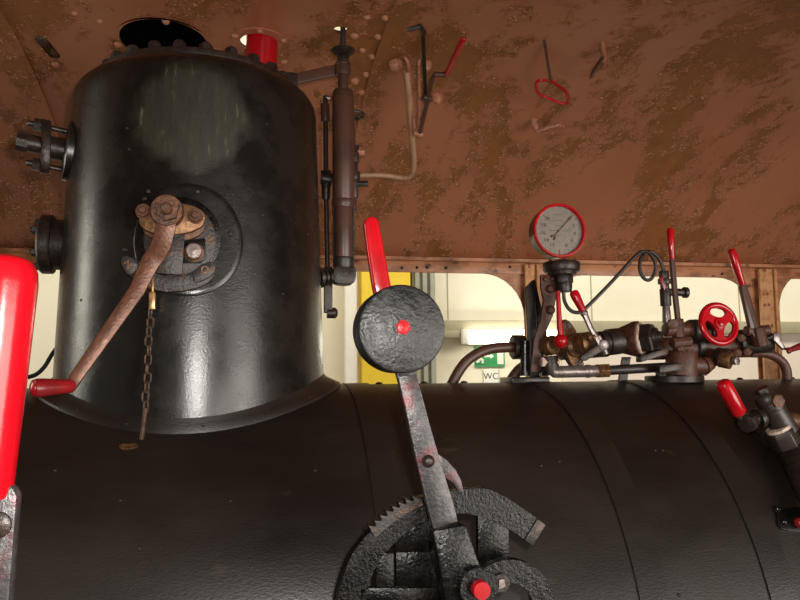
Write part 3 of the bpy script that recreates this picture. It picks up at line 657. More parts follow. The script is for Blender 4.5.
# ================================================================== WHISTLE LINKAGE under the roof
def nr(px, py, k=.97): return roof(px, py)*k
lk = thing('whistle_linkage', roof(410, 62), 'hanging rods and crank with a red handle under the roof', 'linkage')
for px, py, s in ((396, 60, 7.5), (427, 60, 5), (437, 94, 5.5)):
    p = roof(px, py); MB().lathe([(S(s, p.y), -.004), (S(s, p.y), .014), (S(s*.8, p.y), .026), (S(s*.4, p.y), .032), (0, .033)], p, roofn(p), 18).build('roof_boss', 'rivet_brown', lk)
r_ = S(2.0, 1.8)
MB().tube(smooth([nr(401, 57, .985), nr(407, 61, .965), nr(410, 85, .945), nr(415, 134, .90)], 5), r_*1.1, n=10).build('rod', 'hook_brown', lk)
MB().tube(smooth([nr(424, 57, .985), nr(419, 61, .965), nr(419, 85, .94), nr(419.5, 130, .90)], 5), r_, n=10).build('rod', 'hook_brown', lk)
MB().tube([nr(423, 33, .995), nr(424.5, 68, .955), nr(425.5, 98, .93)], r_*.95, n=10).build('dark_rod', 'iron_dark', lk)
MB().tube([nr(419, 136, .893), nr(426, 108, .915), nr(428, 98, .925), nr(432, 80, .935), nr(435, 74, .94), nr(446, 74.5, .94)], r_*1.3, n=10).build('crank', 'pipe_brown', lk)
MB().cyl(nr(414, 133, .897), nr(423, 135, .893), S(3.6, 1.8), n=14).build('pivot', 'hook_brown', lk, bev=.001)
MB().cyl(nr(423, 97, .926), nr(431, 99, .926), S(3.8, 1.8), n=14).build('pivot', 'pipe_brown', lk, bev=.001)
h0, h1 = nr(446, 75, .94), nr(464, 38, .94); d = h1-h0; L = d.length; r = S(3, 1.7)
MB().lathe([(r*.8, 0), (r, L*.05), (r, L*.95), (r*.8, L*.985), (r*.4, L), (0, L+.001)], h0, d, 16).build('handle', 'red', lk)
p = roof(425, 30); MB().tube([roof(409, 29)*.99, roof(420, 26)*.985, roof(424, 33)*.985], .007, n=6).build('roof_eye', 'iron_dark', lk)
bp = MB().tube(smooth([nr(352, 179, .90), nr(362, 175.5, .90), nr(385, 175.5, .90), nr(404, 178, .90), nr(411.5, 175, .90), nr(414, 166, .90), nr(413.5, 150, .90), nr(411, 120, .915), nr(408, 85, .94), nr(406, 72, .955)], 5), S(2.6, 2), n=12).build('bent_pipe', 'pipe_cream')
tag(bp, 'thin cream painted pipe bent beneath the whistle linkage', 'pipe')

# pull rod with a red loop, and two hooks
pr_ = thing('pull_handle', roof(544, 39), 'thin hanging rod with a red wire loop handle under the roof', 'handle')
MB().tube([nr(544, 38, .995), nr(547, 58, .975), nr(551, 81, .955)], S(1.5, 1.7), n=8).build('rod', 'pipe_brown', pr_)
q = roof(544, 38); MB().sph(q, .008).build('eye', 'steel', pr_)
P = [nr(x, y, k) for x, y, k in ((537, 81.5, .955), (545, 80, .955), (553, 82, .955), (560, 87, .952), (566, 91.5, .95), (568, 98, .947), (567, 103, .945), (560, 103, .945), (548, 98, .947), (540, 94.5, .949), (536.5, 89, .952))]
MB().tube(smooth(P, 3, True), S(1.5, 1.7), n=8, closed=True).build('loop', 'red', pr_)
hk = thing('roof_hook', roof(602, 40), 'brown bent hook bolted with a two-eared plate to the roof', 'hook')
MB().tube([nr(602, 39, .998), nr(603, 50, .98), nr(604.5, 62, .962)], S(3, 1.7), n=8).build('shank', 'hook_brown', hk)
MB().tube([nr(603, 57, .965), nr(596, 67, .955), nr(592, 74, .955), nr(591.5, 77, .96)], S(1.9, 1.7), n=8).build('tail', 'pipe_brown', hk)
for px, py in ((594, 39), (610, 41)): p = roof(px, py); inst('ear_bolt', 'rivet', mk_rivet, 'rivet_brown', hk, p, roofn(p), .0095)
hk = thing('roof_hook', roof(534, 119), 'brown stub hook turned sideways on the roof below the red loop', 'hook')
MB().tube([nr(533, 118, .998), nr(535, 125, .98), nr(538.5, 133, .965)], S(3, 2), n=8).build('shank', 'hook_brown', hk)
MB().tube([nr(538, 131, .966), nr(549, 127.5, .966), nr(559, 124.5, .966), nr(563, 126, .968)], S(2.4, 2), n=8).build('tail', 'hook_brown', hk)

# ================================================================== REVERSING LEVER with counterweight
LY = .985
def lp(px, py, y=LY): return at(px, py, y)
rl = thing('weighted_lever', lp(455, 600), 'steel lever with black disc counterweight and red top in front of the boiler', 'lever')
P = [(398, 376), (416.5, 374), (423, 398), (431, 428), (440, 459), (447, 482), (455, 508), (458, 522), (434, 530), (431, 520), (424, 492), (415, 455), (407, 416)]
MB().prism([lp(x, y) for x, y in P], Y*.016).build('bar', 'lever_steel', rl, bev=.0015)
MB().prism([lp(x, y, LY+.002) for x, y in ((376, 300), (393, 296), (418, 380), (399, 382))], Y*.012).build('inner_bar', 'lever_steel', rl)
P = [(364, 222), (367, 217.5), (372, 216), (376.5, 217), (379, 221), (384, 247), (391, 284), (396, 300), (377, 303), (373, 285), (368, 252)]
MB().prism([lp(x, y, LY-.002) for x, y in P], Y*.018).build('top_grip', 'red', rl, bev=.004, seg=3)
dc = lp(402.5, 328.5, .925); R = S(44.6, .925, 402, 328)
MB().lathe([(R*.93, 0), (R*.975, .0012), (R, .005), (R, .054), (R*.97, .058), (0, .058)], dc, Y, 72).build('counterweight', 'weight_black', rl)
q = lp(402.5, 327.5, .925); inst('weight_bolt', 'hexbig', lambda: MB().hexa((0, 0, -.2), (0, 0, .55), 1.0).lathe([(.8, .5), (.7, .62), (0, .68)], (0, 0, 0), Z, 14), 'red', rl, q, -Y, .0098, .2)
q = lp(428, 461, LY); MB().lathe([(.0085, -.002), (.0085, .003), (.006, .006), (.0035, .007), (0, .0072)], q, -Y, 18).build('pin', 'iron_dark', rl)
P = [(438, 454), (447, 460), (456, 470), (461.5, 481), (464, 493), (459, 493), (454, 484), (446, 478), (443, 474)]
MB().prism([lp(x, y, LY+.017) for x, y in P], Y*.010).build('pawl', 'lever_steel', rl, bev=.001)
P = [(433, 531), (462, 524), (467, 528), (474, 548), (480, 565), (484, 585), (489, 640), (452, 640), (443, 590), (437, 556)]
MB().prism([lp(x, y, LY-.012) for x, y in P], Y*.034).build('socket', 'cast_black', rl, bev=.003)
# toothed quadrant
QY = 1.022
qd = thing('quadrant', lp(440, 660, QY), 'black toothed quadrant arc behind the weighted lever', 'quadrant')
o1 = smooth([V((x, y, 0)) for x, y in ((343, 668), (337.5, 640), (337, 615), (338, 600), (342.5, 580), (353, 553), (371, 530.5))], 4)
o3 = smooth([V((x, y, 0)) for x, y in ((421, 497.5), (449, 491.5), (482, 488.5), (500, 494.5), (518, 505), (541, 521.5))], 4)
te = []; A, B = V((371, 530.5, 0)), V((421, 497.5, 0))
for i in range(8):
    t0 = i/8; t1 = (i+.72)/8; bow = lambda t: V((-4*4*t*(1-t)*.55, -4*4*t*(1-t)*.85, 0))
    a = A.lerp(B, t0)+bow(t0); c = A.lerp(B, t1)+bow(t1); nrm = V((-.55, -.83, 0))
    te += [a-nrm*.5, a+nrm*4.6+(B-A).normalized()*1.0, c-nrm*.2]
inn = smooth([V((x, y, 0)) for x, y in ((528.5, 542.5), (509, 529), (482, 517), (456.5, 513.5), (423.5, 521.5), (395, 542.5), (377, 565), (368, 589), (366.5, 600), (366, 630), (371, 668))], 4)
MB().prism([lp(p.x, p.y, QY) for p in o1[:-1]+te+o3+inn], Y*.022).build('arc', 'cast_black', qd)
nb = V((.55, .83, 0)); rk = te+[p+nb*8 for p in [te[-1].lerp(te[0], i/6)-V((0, 3.4*math.sin(math.pi*i/6), 0)) for i in range(7)]]
MB().prism([lp(p.x, p.y, QY-.0015) for p in rk], Y*.0245).build('tooth_rack', 'sector_iron', qd)
P = [(538, 519), (546, 525), (533, 546), (525, 540)]
MB().prism([lp(x, y, QY-.003) for x, y in P], Y*.028).build('end_stop', 'sector_iron', qd, bev=.001)
for (x0, y0, x1, y1), dy in (((376, 553, 394, 592), .004), ((478, 512, 509, 570), .003), ((360, 588, 445, 606), .0), ((394, 520, 440, 552), .03), ((396, 552, 437, 592), .04)):
    MB().prism([lp(x0, y0, QY+dy), lp(x1, y0, QY+dy), lp(x1, y1, QY+dy), lp(x0, y1, QY+dy)], Y*.012).build('brace', 'cast_black', qd, bev=.0015)
# hub with red bolt and ring plate
hb = thing('lever_hub', lp(500, 640, LY-.03), 'black pivot hub with a red bolt at the foot of the weighted lever', 'hub')
c = lp(480, 589, LY-.03); r = S(1, LY-.03, 480, 590)
MB().lathe([(r*19, 0), (r*18.5, -.004), (r*20, .003), (r*20, .02), (0, .02)][2:], c, Y, 36).build('boss', 'cast_black', hb)
MB().lathe([(r*8.6, -.010), (r*9.2, -.007), (r*9.2, .002), (0, .002)], c, Y, 24).build('red_bolt', 'red', hb)
c2 = lp(509, 610, LY-.010); MB().lathe([(r*50, 0), (r*50, .014), (r*28, .014), (r*28, 0)], c2, Y, 56)
b = MB(); ro = [c2+X*(r*50*math.cos(t))+Z*(r*50*math.sin(t)) for t in [2*math.pi*i/48 for i in range(48)]]; ri = [c2+X*(r*27*math.cos(t))+Z*(r*27*math.sin(t)) for t in [2*math.pi*i/36 for i in range(36)]]
b.prism(ro, Y*.016, [ri]).build('ring_plate', 'cast_black', hb)
q = lp(500, 582, LY-.011); MB().lathe([(r*9, 0), (r*9, .006), (r*6, .007), (r*5, .004), (0, .004)], q-Y*.006, Y, 20).build('pin_ring', 'iron_dark', hb)
MB().prism([q+X*(r*3.5*i)+Z*(r*5*j)-Y*.009 for i, j in ((-1, -1), (1, -.6), (.6, .9), (-.8, .8))], Y*.004).build('cotter', 'steel', hb)

# ================================================================== RED LEVER close by at the left
RY = .66
fl = thing('red_lever', at(-14, 620, RY), 'thick red lever grip on a bolted steel bar, close to the near window', 'lever')
t0, t1 = at(7, 262, RY), at(-21, 500, RY); d = t1-t0; L = d.length; r = S(31, RY, 8, 300)
MB().lathe([(0, -.006), (r*.45, -.005), (r*.78, -.001), (r*.95, .007), (r, .018), (r*.985, L*.5), (r*.95, L*.93), (r*.97, L*.955), (r*.9, L*.985), (r*.7, L), (0, L)], t0, d, 40).build('grip', 'red', fl)
P = [(-42, 486), (12, 486), (17, 496), (6, 640), (-46, 640)]
MB().prism([at(x, y, RY-.008) for x, y in P], Y*.016).build('bar', 'lever_steel', fl, bev=.003)
q = at(-2, 525, RY-.008); MB().lathe([(.0105, -.002), (.0105, .004), (.008, .0055), (0, .006)], q, -Y, 20).build('bolt', 'iron_dark', fl)

# ================================================================== FITTINGS on the right half of the boiler
MY = 1.62
def m_(px, py, dy=0.0): return at(px, py, MY+dy)
k_ = S(1, MY, 620, 320)                                      # one pixel in metres at this depth
def rod(name, a, c, r, m, par, r2=None, n=16, bev=.0008): return MB().cyl(a, c, r*k_, None if r2 is None else r2*k_, n=n).build(name, m, par, bev=bev)
# pressure gauge
gc = m_(559.5, 230.5); gn = V((-.02, -1, .0)).normalized(); ge = Z.cross(-gn).normalized(); gu = (-gn).cross(ge)*-1
gu = ge.cross(gn) if ge.cross(gn).z > 0 else -ge.cross(gn)
ge = gu.cross(gn)
if ge.x < 0: ge = -ge
R = 26.6*k_
pg = thing('pressure_gauge', m_(560, 262), 'round steam pressure gauge with red rim and grey dial', 'gauge')
MB().lathe([(R*.55, -.050), (R*.9, -.048), (R*.98, -.040), (R*.98, -.006), (0, -.006)], gc, gn, 56).build('case', 'black_gloss', pg)
b = MB(); prof = [(R*.98, -.007), (R*1.03, -.004), (R*1.035, .002), (R*1.01, .005), (R*.95, .005), (R*.92, .002), (R*.92, -.005)]
Rg = [b.ring(gc+gn*h, ge, gu, r, 56) for r, h in prof]
for a, c in zip(Rg, Rg[1:]): b.skin(a, c)
b.skin(Rg[-1], Rg[0]); b.build('rim', 'red', pg)
dl = MB().lathe([(R*.93, -.0055), (R*.93, -.004), (0, -.0039)], gc, gn, 48).build('dial', 'dial', pg)
def gp(ang, r, h=-.0034): return gc+ge*(R*r*math.cos(ang))+gu*(R*r*math.sin(ang))+gn*h
for v_ in range(0, 21):
    a = math.radians(45-13.5*v_); big = v_ % 2 == 0
    t_ = ge*math.cos(a)+gu*math.sin(a); s_ = ge*-math.sin(a)+gu*math.cos(a); c = (gp(a, .80 if big else .83))
    MB().box(c, t_*(R*(.05 if big else .03)), s_*(R*.008), gn*.0003).build('tick', 'dial_grey', dl)
    if big and v_ not in (0, 10): text('numeral', str(v_), gp(a, .63), ge, gu, R*.20, 'dial_ink', dl)
for (r_, h_, w_) in ((0, .40, .22), (0, .20, .18), (0, 0, .52), (.0, -.18, .10), (-.02, .62, .2)):   # worn print, no longer legible
    c = gc+ge*(R*r_)+gu*(R*h_)+gn*-.0035; MB().box(c, ge*(R*w_*.8), gu*(R*.014), gn*.0002).build('worn_print', 'dial_grey', dl)
a = math.radians(-90); MB().box(gp(a, .80), ge*(R*.018), gu*(R*.09), gn*.0005).build('red_mark', 'red', dl)
nd = math.radians(47); t_ = ge*math.cos(nd)+gu*math.sin(nd); s_ = ge*-math.sin(nd)+gu*math.cos(nd); c = gc+gn*-.0015
MB().prism([c-t_*(R*.30)-s_*(R*.014), c+t_*(R*.58)-s_*(R*.016), c+t_*(R*.60)-s_*(R*.05), c+t_*(R*.84), c+t_*(R*.60)+s_*(R*.05), c+t_*(R*.58)+s_*(R*.016), c-t_*(R*.30)+s_*(R*.014)], gn*.0008).build('needle', 'iron_rusty', pg)
cr = c-t_*(R*.36); MB().tube([cr+(ge*math.cos(q)+gu*math.sin(q))*(R*.075) for q in [nd+math.radians(x) for x in range(-120, 121, 24)]], R*.026, n=6).build('needle_tail', 'iron_rusty', pg)
MB().lathe([(R*.045, 0), (R*.045, .0025), (0, .004)], c, gn, 14).build('needle_pin', 'brass', pg)
MB().lathe([(R*.925, .0005), (R*.925, .0012), (0, .0013)], gc, gn, 40).build('glass', 'dial_glass', pg)
# gauge stand: stacked flanges on a strap
gs = thing('gauge_stand', m_(562, 292), 'dark flanged union carrying the pressure gauge on a riveted strap', 'stand')
fx = m_(561.5, 268)
def zz(v): return m_(561.5, v).z
MB().lathe([(10*k_, zz(261)), (17.5*k_, zz(262.5)), (18.3*k_, zz(264)), (18.3*k_, zz(270)), (17*k_, zz(272)), (0, zz(272))], (fx.x, MY, 0), Z, 36).build('upper_flange', 'iron_dark', gs)
MB().lathe([(15*k_, zz(272.1)), (14*k_, zz(275)), (9*k_, zz(276)), (0, zz(276))], (fx.x, MY, 0), Z, 32).build('lower_flange', 'iron_dark', gs)
MB().hexa((fx.x+2*k_, MY, zz(276)), (fx.x+2*k_, MY, zz(283)), 9.3*k_).cyl((fx.x+2*k_, MY, zz(283)), (fx.x+2*k_, MY, zz(292)), 8.4*k_, 7.6*k_, n=20).build('union_nut', 'iron_dark', gs, bev=.001)
for i in range(6):
    a = 2*math.pi*i/6+.3; inst('bolt', 'hexbolt', mk_hexbolt, 'iron_dark', gs, (fx.x+14*k_*math.cos(a), MY+14*k_*math.sin(a), zz(262.5)), Z, .0042)
P = [(541, 275), (558, 275), (559, 289), (556, 300), (553, 316), (545, 334), (541, 352), (540, 372), (531, 372), (534, 340), (541, 320), (544, 300), (541, 286)]
st = MB().prism([m_(x, y, .012) for x, y in P], Y*.010).build('strap', 'iron_redbrown', gs, bev=.001)
for px, py, s in ((550, 289, 4.6), (550.5, 310, 4.8), (545, 279, 2.6), (552, 279, 2.6)): q = m_(px, py, .012); inst('rivet', 'rivet', mk_rivet, 'iron_redbrown', gs, q, -Y, s*k_)
# siphon pipe with its coil
pts = [(563.5, 291, 0), (564.5, 301, 0), (569, 309, -.006), (576, 312.5, -.01), (584, 309.5, -.012), (600, 294, -.01), (620, 273, -.006), (632, 259.5, -.004), (641, 252, 0), (648, 252.5, .006), (654, 260, .012), (655.5, 269, .016), (652, 278, .018), (646.5, 280, .02), (641.5, 275, .022), (639.5, 266, .024), (642, 256, .026), (648, 251.5, .028), (655, 254.5, .03), (661, 262.5, .03), (664, 274, .03)]
tag(MB().tube(smooth([m_(*p) for p in pts], 5), 1.85*k_, n=10).build('siphon_pipe', 'pipe_dark'), 'thin dark siphon pipe with a coil, leading from the gauge', 'pipe')
# gauge cock
gk = thing('gauge_cock', m_(666, 324, .03), 'small dark gauge cock under the coiled siphon pipe', 'valve')
v = lambda px, py: m_(px, py, .03)
rod('nut', v(664, 271), v(664.2, 279), 5.2, 'iron_dark', gk, n=6); rod('ring', v(664.2, 279), v(664.5, 284), 6.6, 'iron_dark', gk); rod('neck', v(664.5, 284), v(665, 290), 4.6, 'iron_dark', gk)
rod('body', v(665, 289), v(666, 306), 5.6, 'pipe_dark', gk); rod('stem', v(666, 305), v(667, 323), 3.8, 'steel', gk, r2=4.6)
rod('outlet', v(666, 292), v(684, 292.5), 4.0, 'pipe_dark', gk); rod('outlet_cap', v(683.5, 292.5), v(687, 292.6), 5.8, 'pipe_dark', gk)
MB().prism([v(x, y)-Y*.012 for x, y in ((657, 279), (661, 276), (664, 287), (662, 291))], Y*.008).build('tab', 'red_dark', gk, bev=.001)

# ---- steam manifold standing on the boiler
mf = thing('steam_manifold', m_(678, 381), 'rusty steam manifold of flanged valve bodies along the boiler top', 'manifold')
Bz = BZ+BR
def zflat(px, py, dy=0): p = m_(px, py, dy); return p
rod('main_pipe', m_(600, 343, .01), m_(640, 339, .01), 11.5, 'iron_dark', mf, r2=12.5, n=28)
rod('pipe_collar', m_(607, 342.5, .01), m_(619, 341, .01), 13.2, 'iron_dark', mf, n=28)
un = V((.72, -.69, .06)).normalized(); uc = m_(637, 339, .0)
def ul(name, prof, m, n=36): return MB().lathe([(r*k_, h) for r, h in prof]+[(0, prof[-1][1])], uc, un, n).build(name, m, mf)
ul('union_cone', [(11, -.050), (13, -.040), (16.5, -.014), (18, -.004), (18, .006), (16.8, .008)], 'iron_redbrown')
ul('sealing_ring', [(16.2, .008), (16.4, .010), (16, .013)], 'putty'); ul('union_nut', [(14.5, .013), (15.6, .015), (15.6, .036), (13.5, .040)], 'iron_dark', 6)
ul('nut_face', [(10, .0401), (9.6, .048)], 'iron_dark'); ul('nut_end', [(5.8, .0482), (5.4, .058)], 'pipe_dark')
rod('body_tube', m_(640, 349, .03), m_(768, 346, .03), 11.5, 'iron_redbrown', mf, n=24)
rod('body_ring', m_(693, 346, .028), m_(699, 346, .028), 14, 'pipe_dark', mf, n=28)
rod('right_body', m_(735, 343, .02), m_(766, 341, .02), 13.5, 'iron_dark', mf, n=24)
rod('stack', m_(690, 332, -.01), m_(697, 331.5, -.01), 12.5, 'iron_dark', mf, n=24); rod('stack', m_(698, 331.5, -.01), m_(705, 331, -.01), 11.2, 'iron_dark', mf, n=24); rod('stack', m_(706, 331, -.01), m_(714, 330.5, -.01), 12.8, 'iron_dark', mf, n=24)
rod('spindle', m_(713, 330, -.01), m_(718, 326, -.05), 4.5, 'iron_dark', mf)
rod('column', m_(682, 352, .0), m_(681, 376, .0), 15, 'iron_redbrown', mf, r2=16.5, n=24)
MB().box(m_(652, 355, -.02), X*(15*k_)+Z*(4*k_), Y*.012, Z*(3.2*k_)).build('lower_arm', 'iron_dark', mf, bev=.0015)
MB().box(m_(668, 368, -.02), X*(12*k_)+Z*(1.5*k_), Y*.012, Z*(3.5*k_)).build('clamp_bar', 'iron_dark', mf, bev=.0015)
rod('side_branch', m_(683, 364, -.01), m_(705, 366, -.01), 8.5, 'iron_redbrown', mf, n=20); rod('side_plug', m_(704, 365.5, -.012), m_(712, 363, -.012), 9.6, 'iron_rusty', mf, r2=6, n=20); rod('plug_tip', m_(711, 363, -.012), m_(718, 362, -.012), 3.8, 'iron_dark', mf)
MB().lathe([(29*k_, Bz-.004), (29*k_, Bz+.010), (27*k_, Bz+.012), (0, Bz+.012)], (m_(681, 378).x, MY+.03, 0), Z, 36).build('base_flange', 'iron_dark', mf)
for px in (660, 672, 690, 702): q = m_(px, 376, .0); q.z = Bz+.012; inst('base_bolt', 'hexbolt', mk_hexbolt, 'iron_dark', mf, q, Z, .010)
rod('drain_body', m_(716, 356, -.01), m_(729, 358, -.035), 9.0, 'iron_dark', mf, n=8); rod('drain_ring', m_(720, 359, -.03), m_(731, 361, -.05), 8.4, 'bronze_worn', mf, n=20)
q = m_(734, 361, -.052); rod('drain_nut', q, q+V((.3, -1, 0)).normalized()*.010, 4.4, 'steel', mf, n=6)
for px, py in ((690, 352), (742, 338), (748, 352), (664, 352), (738, 353)): rod('flange_bolt', m_(px, py, -.012), m_(px-.6, py, -.03), 4.2, 'iron_rusty', mf, n=6)
MB().prism([m_(x, y, .02) for x, y in ((623, 357), (631, 357), (627, 383), (619, 383))], Y*.008).build('strut', 'iron_dark', mf)
rod('lower_pipe', m_(606, 370.5, .0), m_(668, 367, .02), 4.8, 'pipe_dark', mf)
rod('lower_coupling', m_(597, 371, 0), m_(608, 370.5, 0), 7.4, 'bronze_worn', mf, n=6)
rod('nozzle', m_(555, 372, -.01), m_(597.5, 371, 0), 5.8, 'steel', mf, n=20); MB().sph(m_(555, 372, -.01), 5.8*k_).build('nozzle_end', 'steel', mf)
rod('nozzle_ring', m_(586, 371.2, -.002), m_(590, 371.1, -.001), 6.5, 'steel', mf, n=20)
# left end: oval bonnet with two bolts, facing the viewer and leaning left
bn = V((.42, -.88, .10)).normalized(); be = Z.cross(bn).normalized(); bu = bn.cross(be)
f0 = m_(573, 345, 0); tl = (bu*.97+be*-.28).normalized(); tw = bn.cross(tl)
P = [f0+tl*(27*k_*math.sin(t)*(1 if abs(math.sin(t)) < .9 else .98))+tw*(12.5*k_*math.cos(t)*(1-.25*abs(math.sin(t))**3)) for t in [2*math.pi*i/36 for i in range(36)]]
MB().prism(P, bn*-.014).build('bonnet_flange', 'bronze_worn', mf, bev=.0015)
for s in (-1, 1): inst('bonnet_bolt', 'hexbolt', mk_hexbolt, 'steel', mf, f0+tl*(20*k_*s), bn, .0082)
MB().lathe([(11.5*k_, -.03), (11.5*k_, .008), (10*k_, .010), (8.6*k_, .014), (8.6*k_, .030), (11*k_, .032), (11*k_, .040), (9.6*k_, .041), (9.6*k_, .044), (11*k_, .046), (11*k_, .052), (8*k_, .055), (5*k_, .056), (5*k_, .070), (0, .071)], f0-bu*.002, bn, 32).build('bonnet', 'bronze_worn', mf)
rod('rear_body', m_(560, 347, .015), m_(606, 344, .018), 13, 'iron_dark', mf, n=24)
c = m_(553, 345, -.004); MB().lathe([(9.6*k_, -.02), (9.6*k_, .002), (8.4*k_, .005), (6.2*k_, .005), (6*k_, .0), (4*k_, .0), (4*k_, .012), (0, .012)], c, bn, 24).build('end_gland', 'bronze_worn', mf)
rod('putty_nut', m_(541, 362, -.006), m_(558, 362.5, -.006), 5.0, 'putty', mf, n=6); rod('elbow_boss', m_(549, 356, 0), m_(551, 375, 0), 9, 'iron_dark', mf, n=18)
# ---- levers of the manifold
def redlever(name, label, g0, g1, st_pts, rg_, rs, m2, dy):
    t = thing(name, m_(*st_pts[-1], dy), label, 'lever'); a, c = m_(*g0, dy), m_(*g1, dy); d = c-a; L = d.length; r = rg_*k_
    MB().lathe([(0, -.001), (r*.5, 0), (r*.85, .0025), (r, .007), (r*.98, L*.4), (r*.72, L*.97), (r*.55, L), (0, L)], a, d, 18).build('grip', 'red', t)
    MB().tube([c-d*.05]+[m_(*p, dy) for p in st_pts], rs*k_, n=8).build('stem', m2, t); return t
t = redlever('valve_lever', 'upright red lever on a brown stem beside the coiled pipe', (670, 228), (672, 261), [(674.5, 290), (679, 330)], 3.5, 3.0, 'pipe_brown', -.035)
rod('fork', m_(677, 319, -.036), m_(679.5, 351, -.036), 6.2, 'iron_redbrown', t, n=8); rod('pivot', m_(665, 330, -.03), m_(690, 329, -.03), 7, 'iron_redbrown', t, n=14); rod('lock_nut', m_(672, 324, -.05), m_(673, 324.5, -.058), 5.5, 'iron_redbrown', t, n=6); rod('clevis', m_(672, 343, -.046), m_(690, 341, -.046), 5.5, 'iron_redbrown', t, n=8)
t = redlever('valve_lever', 'slanting red lever on a flat brown stem near the window post', (731, 249), (743, 287), [(750, 309), (758, 337)], 4.3, 3.9, 'pipe_brown', -.03)
P = [(741, 286), (745, 286), (750, 302), (757, 322), (763, 330), (759, 346), (751, 330)]
MB().prism([m_(x, y, -.036) for x, y in P], Y*.012).build('blade', 'pipe_brown', t, bev=.001)
rod('fork', m_(757, 328, -.03), m_(761, 346, -.03), 7.5, 'iron_redbrown', t, n=8); rod('pivot', m_(746, 331, -.025), m_(768, 330, -.025), 5.2, 'iron_redbrown', t, n=14)
t = thing('ball_lever', m_(560, 348, -.03), 'thin red lever with a red ball boss left of the oval flange', 'lever')
MB().tube([m_(558, 291, -.03), m_(559, 315, -.03), m_(560.5, 338, -.03)], 3, n=10, rr=[2.1*k_, 2.5*k_, 3.3*k_]).build('stem', 'red', t); MB().sph(m_(560.5, 341, -.03), 7*k_, n=18).build('ball', 'red', t)
MB().cyl(m_(560.5, 341, -.03), m_(554, 344.5, -.008), 3*k_, n=10).build('spindle', 'red_dark', t)
t = thing('crank_lever', m_(603, 350, -.06), 'bright steel crank lever with a red grip over the oval flange', 'lever')
a, c = m_(573, 291, -.055), m_(583, 311, -.06); d = c-a; L = d.length
MB().lathe([(0, -.001), (3*k_, 0), (4.4*k_, .004), (4.6*k_, L*.3), (3.3*k_, L), (0, L)], a, d, 16).build('grip', 'red', t)
MB().tube([m_(582.5, 310, -.06), m_(584, 313, -.06), m_(591, 329, -.065), m_(600, 344, -.07)], 2, n=8, rr=[3.2*k_, 3.4*k_, 2.8*k_, 3.4*k_]).sph(m_(584, 313, -.06), 4*k_).build('stem', 'steel', t)
MB().cyl(m_(588.5, 338, -.062), m_(594, 336, -.066), 3.4*k_, n=12).sph(m_(594, 337, -.07), 2.6*k_).build('pin', 'bronze_worn', t)
P = [(581, 356), (597, 345), (602, 341), (607, 344), (606, 350), (601, 352), (586, 361), (581, 360)]
MB().prism([m_(x, y, -.075) for x, y in P], Y*.014).build('arm', 'sector_iron', t, bev=.002)
rod('hub', m_(603, 345, -.080), m_(604, 345, -.05), 5.2, 'steel', t, n=14); MB().cyl(m_(598, 336, -.07), m_(606, 354, -.07), 2.6*k_, n=10).build('cotter', 'steel', t)
# red handwheel
hw_ = thing('handwheel', m_(718, 344, -.06), 'red spoked handwheel with three openings on the manifold', 'handwheel')
hc = m_(718.5, 324, -.06); hn = V((.04, -1, .14)).normalized(); he = V((1, .04, 0)).normalized(); hu = hn.cross(he)*1
if hu.z < 0: hu = -hu
Rw = 22.3*k_
def hp(r, a, h=0): return hc+he*(Rw*r*math.cos(a)*1.0)+hu*(Rw*r*math.sin(a))+hn*h
MB().tube([hp(.86, 2*math.pi*i/48) for i in range(48)], Rw*.135, n=12, closed=True).build('rim', 'red', hw_)
holes = []
for k in range(3):
    a0 = math.radians(88+120*k); P = []
    for i in range(7): P.append(hp(.72, a0+math.radians(-30+10*i)))
    P += [hp(.60, a0+math.radians(42)), hp(.38, a0+math.radians(30)), hp(.30, a0), hp(.38, a0-math.radians(30)), hp(.60, a0-math.radians(42))]
    holes.append(smooth(P, 2, True))
MB().prism([hp(.88, 2*math.pi*i/48)-hn*.004 for i in range(48)], hn*.008, [[p-hn*.004 for p in h] for h in holes]).build('web', 'red', hw_)
MB().lathe([(Rw*.27, -.006), (Rw*.25, .008), (Rw*.13, .0085), (Rw*.11, .012), (0, .013)], hc, hn, 24).build('hub', 'red', hw_)
# pipes at the right end
bpz = [(752, 352, .02), (764, 353, .02), (774, 356, .02), (782, 362, .02), (786.5, 371, .02), (787, 384, .02)]
t = thing('bent_pipe', m_(787, 384, .02), 'short rusty pipe bending down to the boiler in front of the window post', 'pipe')
MB().tube(smooth([m_(*p) for p in bpz], 4), 5*k_, n=14).build('pipe', 'iron_redbrown', t); rod('collar', m_(750, 352, .02), m_(757, 352.4, .02), 6.4, 'iron_redbrown', t, n=6)
t = thing('small_crank', m_(778, 345, -.02), 'little pale steel crank with a tapered red grip near the window post', 'lever')
rod('spindle', m_(762, 340, -.01), m_(776, 335, -.02), 2.4, 'iron_dark', t)
P = [(774, 334), (777, 332), (780.5, 333), (781, 339), (785, 346), (787, 350), (784, 350), (777, 343), (774, 340)]
MB().prism([m_(x, y, -.025) for x, y in P], Y*.008).build('arm', 'steel', t, bev=.001)
a, c = m_(787, 351, -.028), m_(815, 341, -.05); d = c-a; L = d.length
MB().lathe([(0, -.001), (3.4*k_, 0), (3.4*k_, .006), (2.6*k_, .008), (3.6*k_, L*.5), (4.6*k_, L*.9), (3*k_, L), (0, L)], a, d, 16).build('grip', 'red_dark', t)

